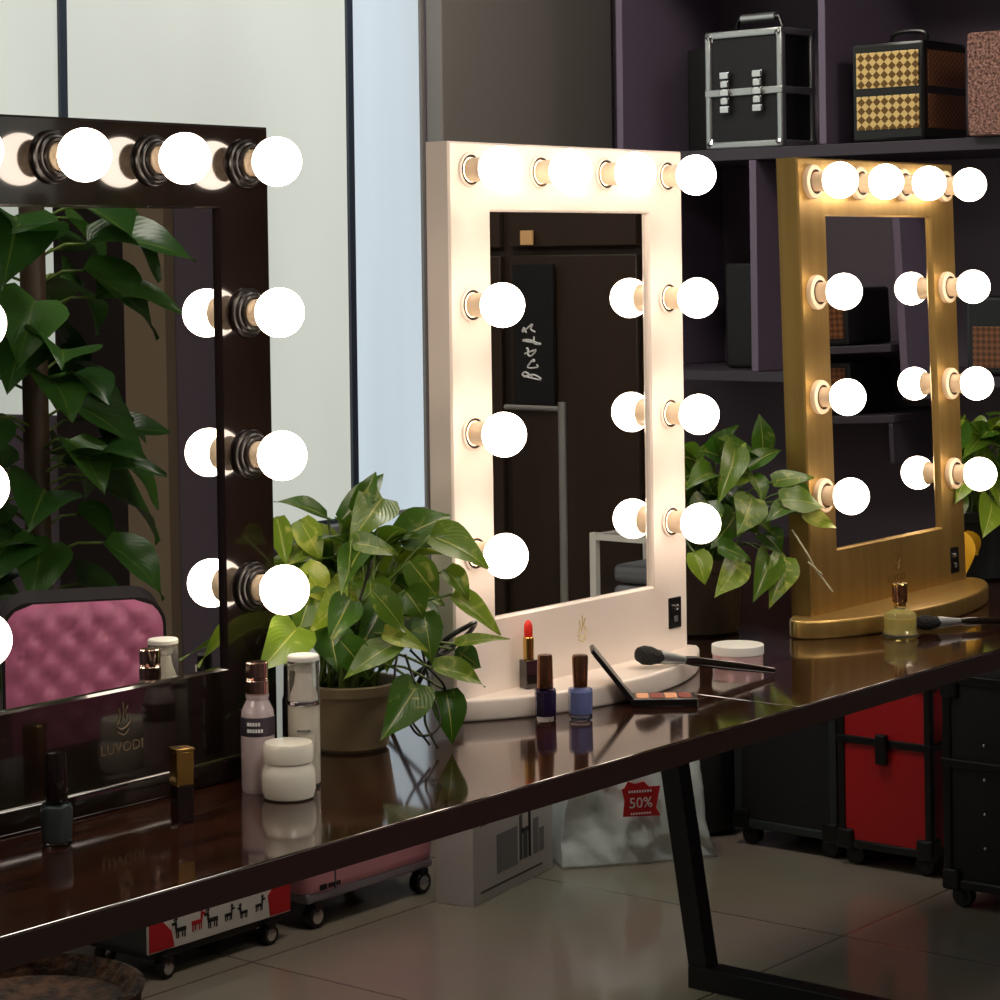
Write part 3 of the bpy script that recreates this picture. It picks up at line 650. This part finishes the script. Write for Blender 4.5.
# brushes
def brush(name, label, a, b, hr, cat='makeup brush', hl=.038):
    a = Vector(a); b = Vector(b); d = (b-a); L = d.length
    t = thing(name, label, cat, a, 0, 'makeup brushes on the table')
    q = d.to_track_quat('Z', 'Y').to_matrix().to_4x4()
    MB().m('bristle').lathe([(hr*.2, 0), (hr*.75, .004), (hr, .012), (hr*.98, .022), (hr*.6, hl)], 28, q, sy=.8).build('bristles', t)
    MB().m('alu').lathe([(hr*.62, hl-.003), (hr*.58, hl+.006), (hr*.36, hl+.034), (hr*.34, hl+.036)], 24, q).build('ferrule', t)
    MB().m('black_gloss').lathe([(hr*.34, hl+.035), (hr*.42, hl+.05), (hr*.4, L*.7), (hr*.26, L-.002), (0, L)], 20, q, caps=False).build('handle', t)
brush('makeup_brush', 'black makeup brush resting its head on the white mirror foot', (2.530, 1.822, .7965), (2.725, 1.735, .7555), .0155)
brush('makeup_brush', 'black makeup brush with pale ferrule before the gold mirror', (3.149, 1.757, .7645), (3.35, 1.635, .7555), .0140)
# tin
t = thing('round_tin', 'small pink round tin with white lid behind the makeup brush', 'tin', (2.758, 1.815, .75))
MB().m('tin').lathe([(.033, 0), (.0345, .001), (.0345, .018), (.034, .019)], 44).build('body', t)
MB().m('white_plastic').lathe([(.0352, .0175), (.0358, .018), (.0358, .029), (.035, .030), (0, .0305)], 44, caps=False).build('lid', t)
# perfume
t = thing('perfume_bottle', 'clear glass perfume bottle with dark cap before the gold mirror', 'perfume bottle', (3.098, 1.755, .75), R(-38))
MB().m('glass_pale').lathe([(.024, 0), (.0265, .002), (.0265, .008), (.0235, .012), (.0245, .030), (.0225, .037), (.009, .042), (.0085, .046)], 12).build('bottle', t)
MB().m('perfume').lathe([(.021, .006), (.0215, .010), (.0225, .028), (.021, .030), (0, .030)], 12, caps=False).build('perfume', t)
MB().m('gold_cap').lathe([(.0085, .046), (.009, .047), (.009, .051), (.0085, .052)], 24).build('collar', t)
MB().m('brown_cap').lathe([(.0105, .052), (.011, .053), (.0115, .074), (.0112, .0755)], 24).m('gold_cap').lathe([(.0118, .0755), (.0118, .078), (.011, .079)], 24).build('cap', t)

# ------------------------------------------------------------------ shelf unit and cases on the right wall
XS = 4.49; XW = X1-.001
t = thing('shelf_unit', 'mauve wall shelf with open cubbies holding makeup cases', 'shelf', (XW, 3.2, 0))
def shp(name, x0, x1, y0, y1, z0, z1, mk='shelf_d'):
    return MB().m(mk).box(x0-XW, x1-XW, y0-3.2, y1-3.2, z0, z1, bev=.0015).build(name, t)
for z in (1.525, 2.05): shp('shelf_board', XS, XW, .1 + 1.2, 3.27, z, z+.026)
shp('shelf_board', XS, XW, 1.3, 3.27, 1.033, 1.055)
for y in (1.312, 2.02, 2.72, 3.262): shp('divider', XS, XW, y-.012, y+.006, 1.552, 2.049, 'shelf')
for y in (1.312, 2.02, 2.902, 3.262): shp('divider', XS, XW, y-.012, y+.006, 1.056, 1.524, 'shelf')
# aluminium edged case: local x = depth (0 front), y = to viewer's left, z up
def frame_edges(mb, w, d, h, r):
    for z in (r, h-r):
        for x in (r, d-r): mb.box(x-r, x+r, 0, w, z-r, z+r, bev=r*.5)
        for y in (r, w-r): mb.box(0, d, y-r, y+r, z-r, z+r, bev=r*.5)
    for x in (r, d-r):
        for y in (r, w-r): mb.box(x-r, x+r, y-r, y+r, 0, h, bev=r*.5)
t = thing('beauty_case', 'black beauty case with silver edges and two latches on the upper shelf', 'case', (4.50, 2.825, 1.552), R(-3))
W, D, HH = .212, .13, .268
MB().m('black_matte').box(.006, D-.006, .006, W-.006, .012, HH-.006).build('body', t)
e = MB().m('alu'); frame_edges(e, W, D, HH-.004, .008); e.box(-.001, .010, 0, W, .118, .134, bev=.002); e.box(0, D, -.001, .010, .118, .134, bev=.002); e.build('edge_trim', t)
for zc in (.012, HH-.016):
    for yc in (.012, W-.012):
        MB().m('chrome').lathe([(0, -.0135), (.008, -.011), (.0135, 0), (.008, .011), (0, .0135)], 16, bezT((.010, yc, zc), (0, 0, 0)), caps=False).build('corner_cap', t)
for yc in (W*.30, W*.72):
    l = MB().m('chrome')
    for k in range(5): l.box(-.009, 0, yc-.014+(k % 2)*.002, yc+.014-(k % 2)*.002, .080+k*.019, .096+k*.019, bev=.003)
    l.build('latch', t)
hd = MB().m('black_plastic').tube([(D/2, .04, HH-.004), (D/2, .05, HH+.026), (D/2, W-.05, HH+.026), (D/2, W-.04, HH-.004)], .006, 8)
hd.m('alu').tube([(D/2, .06, HH+.027), (D/2, W-.06, HH+.027)], .0105, 14); hd.build('handle', t)
for k in range(4): MB().m('white_plastic').lathe([(.009, 0), (.009, .010)], 12, bezT((.03+(k % 2)*(D-.06), .03+(k//2)*(W-.06), -.0005), (0, 0, 0))).build('foot', t) if False else None
def plain_case(name, label, loc, w, d, h, mk, rz=0, cat='case', group=None, top=True, panels=None, pmk=None, handle=True):
    t = thing(name, label, cat, loc, rz, group)
    MB().m(mk).box(0, d, 0, w, 0, h, bev=min(.008, h*.1)).build('body', t)
    if panels:
        for (z0, z1) in panels:
            MB().m(pmk).box(-.003, .002, w*.07, w*.93, h*z0, h*z1, bev=.001).build('front_panel', t)
            MB().m('weave_brown' if pmk != 'glitter' else 'glitter').box(.014, d-.014, -.003, .002, h*z0, h*z1, bev=.001).build('side_panel', t)
    if handle:
        MB().m('black_plastic').tube(spline([(d/2, w*.25, h-.002), (d/2, w*.3, h+.025), (d/2, w*.7, h+.025), (d/2, w*.75, h-.002)], 5), .005, 8).build('handle', t)
    return t
plain_case('travel_case', 'plain black case beside the silver-edged beauty case', (4.70, 3.03, 1.552), .185, .18, .25, 'black_matte', handle=False)
plain_case('beauty_case', 'black beauty case with two gold woven front panels on the upper shelf', (4.50, 2.474, 1.552), .175, .19, .212, 'black_plastic', panels=((.12, .46), (.54, .90)), pmk='weave_gold')
plain_case('beauty_case', 'rose glitter beauty case at the right end of the upper shelf', (4.47, 2.16, 1.552), .20, .20, .215, 'glitter', handle=True)
t2 = plain_case('travel_case', 'dark stepped case in the lower cubby beside the white mirror', (4.60, 2.925, 1.056), .125, .22, .24, 'black_matte', handle=False)
MB().m('black_matte').box(.02, .20, .0, .05, .239, .275, bev=.005).build('lid_step', t2)
plain_case('beauty_case', 'brown woven case with arched handle right of the gold mirror', (4.51, 2.155, 1.056), .235, .24, .165, 'black_plastic', panels=((.1, .62),), pmk='weave_brown')
t = thing('display_rack', 'dark two-tier wall rack of woven cases, reflected in the gold mirror', 'shelf', (XW, .66, 0))
for z in (.985, 1.135): MB().m('shelf_d').box(XS-XW, 0, 0, .62, z, z+.016, bev=.0015).build('shelf_board', t)
for y in (0, .61): MB().m('shelf_d').box(XS-XW, 0, y-.005, y+.005, .90, .984).build('bracket', t)
for y, lab in ((.70, 'rightmost of the upper row'), (.86, 'in the middle of the upper row'), (1.02, 'leftmost of the upper row')):
    plain_case('woven_case', 'brown woven case reflected in the gold mirror, '+lab, (4.53, y, 1.152), .14, .2, .125, 'black_matte', panels=((.12, .88),), pmk='weave_brown', group='woven cases reflected in the gold mirror', handle=False)
for y, lab in ((.72, 'right of two in the lower row'), (.96, 'left of two in the lower row')):
    plain_case('woven_case', 'brown woven case reflected in the gold mirror, '+lab, (4.53, y, 1.002), .20, .2, .115, 'black_matte', panels=((.12, .88),), pmk='weave_brown', group='woven cases reflected in the gold mirror', handle=False)

# ------------------------------------------------------------------ things under the table
def castor(parent, x, y, r=.022, hub='chrome', fr=0):
    w = MB().m('black_plastic').lathe([(r*.55, -.011), (r*.95, -.011), (r, -.008), (r, .008), (r*.95, .011), (r*.55, .011)], 24, bezT((x, y, r), (R(90), 0, fr)))
    o = w.build('wheel', parent)
    MB().m(hub).lathe([(r*.5, -.0125), (r*.62, -.0115), (r*.62, .0115), (r*.5, .0125)], 20, bezT((x, y, r), (R(90), 0, fr))).build('hub', o)
    MB().m('black_plastic').box(x-.012, x+.012, y-.014, y+.014, r*1.6, r*2.3, bev=.003).build('castor_fork', parent)
def deer(mb, x, z, s, y, flip=1):
    def q(x0, x1, z0, z1): 
        a, b = sorted((x+flip*x0*s, x+flip*x1*s)); mb.box(a, b, y-.0012, y, z+z0*s, z+z1*s)
    q(-.5, .5, .45, .75); q(-.45, -.35, 0, .5); q(-.2, -.12, .05, .5); q(.2, .28, 0, .5); q(.38, .46, .05, .5); q(.38, .55, .7, 1.1); q(.45, .85, 1.0, 1.2); q(.4, .46, 1.15, 1.6); q(.55, .6, 1.15, 1.55); q(.3, .7, 1.35, 1.42)
# printed trolley
t = thing('trolley_case', 'white trolley case printed with small deer and red corners, under the table', 'trolley case', (2.995, 3.262, 0))
MB().m('dark_shell').box(0, .375, .002, .20, .048, .42, bev=.008).build('body', t)
MB().m('white_plastic').box(.001, .374, -.0002, .006, .049, .418, bev=.002).build('front_panel', t)
MB().m('redprint').poly([(.0, 0), (.062, 0), (.055, .03), (.035, .05), (0, .062)], .0015, T=bezT((.003, -.0002, .052), (R(90), 0, 0))).build('corner_patch', t)
MB().m('redprint').poly([(.0, 0), (-.055, 0), (-.06, .04), (-.04, .062), (0, .075)], .0015, T=bezT((.372, -.0002, .052), (R(90), 0, 0))).build('corner_patch', t)
for i in range(6):
    pr = MB().m('ink_black' if i != 1 else 'redprint'); deer(pr, .082+i*.041, .064+(i % 2)*.004, .026 if i < 3 else .019, -.0002, 1 if i % 2 else -1); pr.build('printed_deer', t)
pr = MB().m('ink_grey')
for i in range(22): pr.box(.20+i*.006, .2035+i*.006, -.0012, 0, .128, .133)
pr.build('printed_line', t)
MB().m('black_plastic').box(.01, .35, .0, .19, .036, .050, bev=.003).build('base_frame', t)
for x in (.02, .29): 
    for y in (.0, .16): castor(t, x+.02, y, .019)
# pink trolley
t = thing('trolley_case', 'pale pink hard trolley case on black castors under the table', 'trolley case', (3.41, 3.255, 0))
MB().m('pink_pale').box(0, .385, 0, .24, .060, .50, bev=.022, seg=4).build('shell', t)
MB().m('greyband').box(.004, .381, .002, .236, .050, .070, bev=.006).build('bottom_band', t)
pr = MB().m('ink_black').box(.035, .055, -.0012, .0, .073, .084)
for k in range(6): pr.box(.060+k*.006, .064+k*.006, -.0012, .0, .074, .083)
pr.build('print', t)
for k in range(1): MB().m('ink_grey').box(.078, .081, -.0015, .002, .07, .48).build('seam', t)
for x in (.03, .35):
    for y in (.012, .2): castor(t, x, y, .023)
# cardboard box
t = thing('cardboard_box', 'white printed cardboard box beside the pink trolley case', 'box', (3.738, 3.105, 0), R(10.5))
MB().m('card').box(0, .353, 0, .088, 0, .34, bev=.0015).build('carton', t)
pr = MB().m('ink_grey').box(.03, .115, -.001, 0, .205, .215).m('ink_black').box(.03, .12, -.001, 0, .185, .193).m('card_grey').box(.03, .07, -.001, 0, .168, .173).box(.03, .058, -.001, 0, .155, .160)
pr.build('printed_lines', t)
MB().m('card_grey').box(.10, .19, -.001, 0, .045, .125).build('printed_square', t)
pr = MB().m('ink_grey').box(.20, .212, -.001, 0, .05, .145).box(.217, .235, -.001, 0, .05, .115).m('ink_black').box(.24, .250, -.001, 0, .05, .175).box(.205, .243, -.001, 0, .105, .115).m('card_grey').box(.262, .285, -.001, 0, .05, .125).box(.29, .31, -.001, 0, .05, .10)
pr.build('printed_picture', t)
MB().m('ink_grey').box(.03, .30, -.001, 0, .020, .024).build('printed_strip', t)
MB().m('ink_grey').box(.325, .34, -.001, 0, .17, .185).build('printed_mark', t)
# plastic bag
t = thing('carrier_bag', 'white plastic carrier bag with a red 50% print under the table', 'bag', (4.105, 3.125, 0), R(-36))
b = MB().m('bag'); tb = bmesh.new(); bmesh.ops.create_cube(tb, size=1); bmesh.ops.subdivide_edges(tb, edges=list(tb.edges), cuts=34, use_grid_fill=True)
from mathutils import noise as mn
for v in tb.verts:
    x, y, z = v.co; r = (1-abs(2*x)**4*.2)
    zt = z+.5
    px = (x*.335*(1.06-.25*zt)); py = y*.16*(1.1-.45*zt); pz = zt*.27
    nn = mn.noise(Vector((px*9, py*9, pz*7))); n2 = mn.noise(Vector((px*22+5, py*22, pz*16+x*8)))
    fall = min(1, zt*6)
    v.co = Vector((px*(1+.12*nn*fall)+.15, py*(1-.12*abs(2*x)**3)+.08+(.020*nn+.020*n2+.010*abs(mn.noise(Vector((px*40, py*9, pz*40+px*30)))))*fall, max(0, pz+(.02*nn*zt))))
b._merge(tb); b.build('bag_body', t, angle=180)
for s in (0, 1): MB().m('bag').tube(spline([(.08+s*.01, .06+s*.04, .25), (.10, .06+s*.05, .33), (.18, .07+s*.04, .335), (.21, .06+s*.04, .25)], 6), .006, 8).build('handle', t)
pr = MB().m('redprint').poly([(-.04, -.033), (.045, -.036), (.035, -.018), (.045, .028), (.02, .028), (.008, .040), (-.012, .036), (-.028, .042), (-.036, .028), (-.042, .026), (-.036, 0)], .003, T=bezT((.145, -.012, .140), (R(90), 0, 0)))
po = pr.build('red_print', t)
text('print_lettering', '50%', .032, 'ink_white', po, (.145, -.0155, .134), (R(90), 0, 0))
ln = MB().m('ink_white')
for k in range(9): ln.box(.118+k*.006, .1215+k*.006, -.0162, -.0148, .157, .162)
for k in range(8): ln.box(.122+k*.006, .1255+k*.006, -.0162, -.0148, .110, .114)
ln.build('print_lines', po)
# dark round tote
t = thing('tote_bag', 'soft round black bag leaning behind the rear table leg', 'bag', (4.56, 3.10, 0))
MB().m('black_matte').lathe([(.05, 0), (.085, .01), (.105, .08), (.10, .20), (.075, .30), (.04, .33)], 28, sy=.85).build('bag_body', t)
MB().m('black_matte').tube(spline([(-.05, 0, .30), (-.03, 0, .40), (.03, 0, .40), (.05, 0, .30)], 6), .007, 8).build('handle', t)
# trolleys in a row against the right wall
def trolley(label, loc, w, d, h, body, edge, latch=True, rz=0, er=.010):
    t = thing('trolley_case', label, 'trolley case', loc, rz)
    MB().m(body).box(.004, d-.004, .004, w-.004, .045, h-.004).build('body', t)
    e = MB().m(edge)
    z0 = .04
    for z in (z0+er, h-er):
        for x in (er, d-er): e.box(x-er, x+er, 0, w, z-er, z+er, bev=er*.4)
        for y in (er, w-er): e.box(0, d, y-er, y+er, z-er, z+er, bev=er*.4)
    for x in (er, d-er):
        for y in (er, w-er): e.box(x-er, x+er, y-er, y+er, z0, h, bev=er*.4)
    e.box(-.002, d+.002, -.002, w+.002, h*.62-.008, h*.62+.008, bev=.002)
    e.build('edge_trim', t)
    for y in (.0, w-.035):
        for z in (z0, h-.045): MB().m('black_plastic').box(-.004, .04, y-.003, y+.038, z-.004, z+.04, bev=.006).build('corner_guard', t)
    if latch: MB().m('black_plastic').box(-.014, 0, w*.5-.014, w*.5+.014, h*.62-.045, h*.62+.02, bev=.004).build('latch', t)
    for x in (.03, d-.03):
        for y in (.03, w-.03): castor(t, x, y, .022, 'black_plastic', R(90))
    return t
trolley('black trolley case with dark grey metal edges in the row by the wall', (4.49, 2.705, 0), .265, .30, .50, 'black_matte', 'edge_grey', latch=False)
t = trolley('red trolley case with black edges and central latch in the row by the wall', (4.47, 2.463, 0), .228, .30, .44, 'redcase', 'black_plastic', er=.009)
t = trolley('black studded trolley case at the right end of the row', (4.30, 2.085, 0), .26, .30, .47, 'black_matte', 'black_plastic', latch=False)
for k in range(4): MB().m('chrome').lathe([(.0035, 0), (.003, .002), (0, .0028)], 12, bezT((-.001, .165, .13+.068*k), (0, R(-90), 0)), caps=False).build('stud', t)
t = thing('rolling_stool', 'low black rolling stool with big castors at the right edge', 'stool', (4.06, 1.90, 0))
MB().m('black_matte').lathe([(.10, .20), (.135, .205), (.14, .22), (.14, .245), (.12, .26), (0, .262)], 32, caps=False).build('seat', t)
MB().m('black_plastic').lathe([(.022, .08), (.022, .20)], 16).build('column', t)
for k in range(5):
    a = k*2*PI/5+.3; x, y = .13*math.cos(a), .13*math.sin(a)
    l = MB().m('black_plastic').tube([(0, 0, .09), (x, y, .062)], .014, 8).build('leg', t)
    MB().m('black_plastic').lathe([(.010, -.016), (.027, -.016), (.030, -.010), (.030, .010), (.027, .016), (.010, .016)], 24, bezT((x, y, .030), (R(90), 0, a))).build('castor', l)
t = thing('wicker_basket', 'brown wicker basket low at the left under the table', 'basket', (2.08, 2.50, 0))
MB().m('wicker').lathe([(.10, 0), (.13, .01), (.15, .34), (.155, .352), (.145, .356), (.13, .33), (.0, .30)], 36, caps=False).build('basket_body', t)

# ------------------------------------------------------------------ the near side of the room, seen in the mirrors
t = thing('quilted_case', 'pink quilted trolley case with black piping, reflected in the black mirror', 'trolley case', (2.64, .80, 0), R(40))
q = MB().m('pink'); tb = bmesh.new()
W, HQ, D = .25, .785, .16
NX, NZ = 30, 72
def corner(px, pz):   # rounded rectangle mapping
    return px, pz
grid = []
for j in range(NZ+1):
    row = []
    for i in range(NX+1):
        x = -W/2+W*i/NX; z = .06+(HQ-.06)*j/NZ; rc = .045
        top = HQ-rc
        if z > top:
            lim = W/2-rc+math.sqrt(max(0, rc*rc-(z-top)**2)); x = x*lim/(W/2)
        a = abs(math.sin((x+z)*PI/.055)); b2 = abs(math.sin((x-z)*PI/.055))
        edge = min(1, (W/2-abs(x))/.02, (HQ-z)/.02)
        row.append(tb.verts.new((x, D/2+.012*max(0, edge)*min(a, b2)**.5, z)))
    grid.append(row)
for j in range(NZ):
    for i in range(NX): tb.faces.new((grid[j][i], grid[j][i+1], grid[j+1][i+1], grid[j+1][i]))
q._merge(tb); q.build('quilted_front', t, angle=80)
pts = []
for k in range(13):
    a = PI*k/24; pts.append((W/2-.045+.045*math.cos(a), HQ-.045+.045*math.sin(a)))
for k in range(13):
    a = PI/2+PI*k/24; pts.append((-W/2+.045+.045*math.cos(a), HQ-.045+.045*math.sin(a)))
pts += [(-W/2, .05), (W/2, .05)]
MB().m('sofa_red').poly([(x*1.04, z) for x, z in pts], D-.002, T=bezT((0, D/2-.001, .003), (R(90), 0, 0))).build('shell', t)
for x in (-.08, .08):
    for y in (-.05, .05): castor(t, x, y, .024)
# tall pothos on a moss pole
t = thing('climbing_pothos', 'large climbing pothos with big dark leaves, reflected in the black mirror', 'plant', (3.09, .19, 0))
MB().m('pot_black').lathe([(.12, 0), (.125, .01), (.16, .28), (.17, .29), (.16, .30), (.145, .29)], 36, caps=False).lathe([(0, .27), (.148, .27)], 36, caps=False).build('pot', t)
MB().m('pot_dark').lathe([(.025, .26), (.025, 1.45), (.022, 1.47), (0, 1.475)], 16, caps=False).build('moss_pole', t)
f = MB().m('leaf_dark'); f.recalc = False; st = MB().m('stem'); rg = random.Random(5)
for k in range(96):
    z = .40+1.05*k/96+rg.uniform(-.03, .03); az = rg.uniform(0, 2*PI)
    b = Vector((math.cos(az)*rg.uniform(.07, .15), math.sin(az)*rg.uniform(.07, .15), z))
    od = Vector((math.cos(az), math.sin(az), rg.uniform(-.9, .2))).normalized(); s = rg.uniform(.14, .22)
    add_leaf(f, b, b+od*s, s*.72, Vector((-.1, .6, 1)), rg, .3, .3, 0); st.tube([(0, 0, z-.03), b*.6+Vector((0, 0, z*.4)), b], .003, 5)
f.build('foliage', t, angle=180); st.build('stems', t, angle=180)
# wardrobe, sign, rack, white stand, low cabinet
t = thing('wardrobe', 'dark brown wardrobe with tall doors, reflected in the white mirror', 'wardrobe', (XW, 0, 0))
MB().m('ward').box(-.42, 0, -.62, .58, 0, 2.2, bev=.003).build('carcass', t)
for y in (-.61, -.22, .18):
    for z0, z1 in ((.06, 1.32), (1.34, 2.15)): MB().m('ward').box(-.438, -.421, y, y+.37, z0, z1, bev=.003).build('door', t)
t = thing('wall_sign', 'black board with white scribble on the wardrobe, reflected in the white mirror', 'sign', (4.449, .262, 1.0))
MB().m('black_matte').box(-.008, .003, -.06, .06, -.03, .30, bev=.001).build('board', t)
sc = MB().m('ink_white'); rg = random.Random(9)
for k in range(5):
    z = .03+k*.028
    sc.tube(spline([(-.0095, rg.uniform(-.03, .03), z+rg.uniform(-.004, .018)) for _ in range(6)], 4), .0022, 5)
sc.build('scribble', t)
t = thing('glow_patch', 'flat patch painted as a small light, an orange note high on the wardrobe, reflected in the white mirror', 'glow', (4.449, .243, 1.345))
MB().m('glow').box(-.004, .001, -.018, .018, 0, .034).build('light_patch', t)  # flat orange patch in place of a small light, colour only
t = thing('clothes_rack', 'thin grey clothes rack, reflected as an upright pole in the white mirror', 'clothes rack', (4.2, .53, 0))
MB().m('rack').tube([(0, 0, .02), (0, 0, .995)], .009, 12).build('pole', t)
MB().m('rack').tube([(0, 0, .98), (0, -.16, .98)], .006, 10).build('rail', t)
MB().m('rack').tube([(-.12, 0, .012), (.12, 0, .012)], .012, 10).build('foot', t)
t = thing('white_stand', 'small white metal shelf stand, reflected low in the white mirror', 'stand', (4.22, .60, 0))
for x in (0, .2):
    for y in (0, .22): MB().m('white_plastic').box(x-.008, x+.008, y-.008, y+.008, 0, .71).build('post', t)
for z in (.12, .54): MB().m('card_grey').box(-.006, .206, -.006, .226, z, z+.014).build('shelf', t)
for y in (0, .22): MB().m('white_plastic').box(.009, .191, y-.006, y+.006, .695, .707).build('top_rail', t)
for x in (0, .2): MB().m('white_plastic').box(x-.006, x+.006, .009, .211, .695, .707).build('top_rail', t)
t = thing('folded_towels', 'pale folded towels on the white metal stand', 'towels', (4.24, .63, .5545))
for k in range(2): MB().m('wall_pale').box(0, .16, 0, .16, .0+k*.045, .042+k*.045, bev=.015, seg=3).build('towel', t)
t = thing('low_cabinet', 'low grey cabinet against the wall, reflected in the gold mirror', 'cabinet', (4.55, .72, 0))
MB().m('shelf_d').box(0, .34, 0, .62, .0, .60, bev=.003).build('carcass', t)
for y in (.01, .315): MB().m('shelf').box(-.016, -.001, y, y+.295, .04, .585, bev=.002).build('door', t)
t = thing('tissue_box', 'small white box on the low grey cabinet', 'box', (4.58, 1.07, .601))
MB().m('white_plastic').box(0, .07, 0, .05, 0, .10, bev=.004).build('carton', t)
t = thing('small_jar', 'small reddish jar on the low grey cabinet', 'jar', (4.61, .98, .601))
MB().m('powder2').lathe([(.03, 0), (.032, .003), (.032, .055)], 24).build('body', t)
MB().m('white_plastic').lathe([(.033, .055), (.033, .075), (.030, .077)], 24).build('lid', t)

# ------------------------------------------------------------------ light
w = bpy.data.worlds.new('world'); scn.world = w; w.use_nodes = True
w.node_tree.nodes['Background'].inputs[0].default_value = (.5, .55, .6, 1); w.node_tree.nodes['Background'].inputs[1].default_value = .3
scn.view_settings.view_transform = 'Standard'; scn.view_settings.look = 'None'; scn.view_settings.gamma = 1; scn.view_settings.exposure = 0
scn.view_settings.use_curve_mapping = False
def fill_panel(label, x, y, st):  # fill panels added out of view to brighten the dim room
    t = thing('fill_panel', label, 'fill light', (x, y, H-.001), 0, 'added fill light panels')
    MB().m('white_plastic').box(-.32, .32, -.32, .32, -.03, 0, bev=.004).build('housing', t)
    MB().m(st).box(-.29, .29, -.29, .29, -.036, -.0305).build('diffuser', t)
M['diffuser'] = mat('fill_diffuser', (1, 1, 1, 1), .5, emit=(1, .92, .82, 1), es=17)
for lab, x, y in (('added unseen fill panel above the camera side of the table', 1.4, .4), ('added unseen fill panel above the right aisle', 3.3, .6), ('added unseen fill panel near the front wall', 2.2, -1.5), ('added unseen fill panel over the floor behind the table', 3.5, 2.9)):
    fill_panel(lab, x, y, 'diffuser')
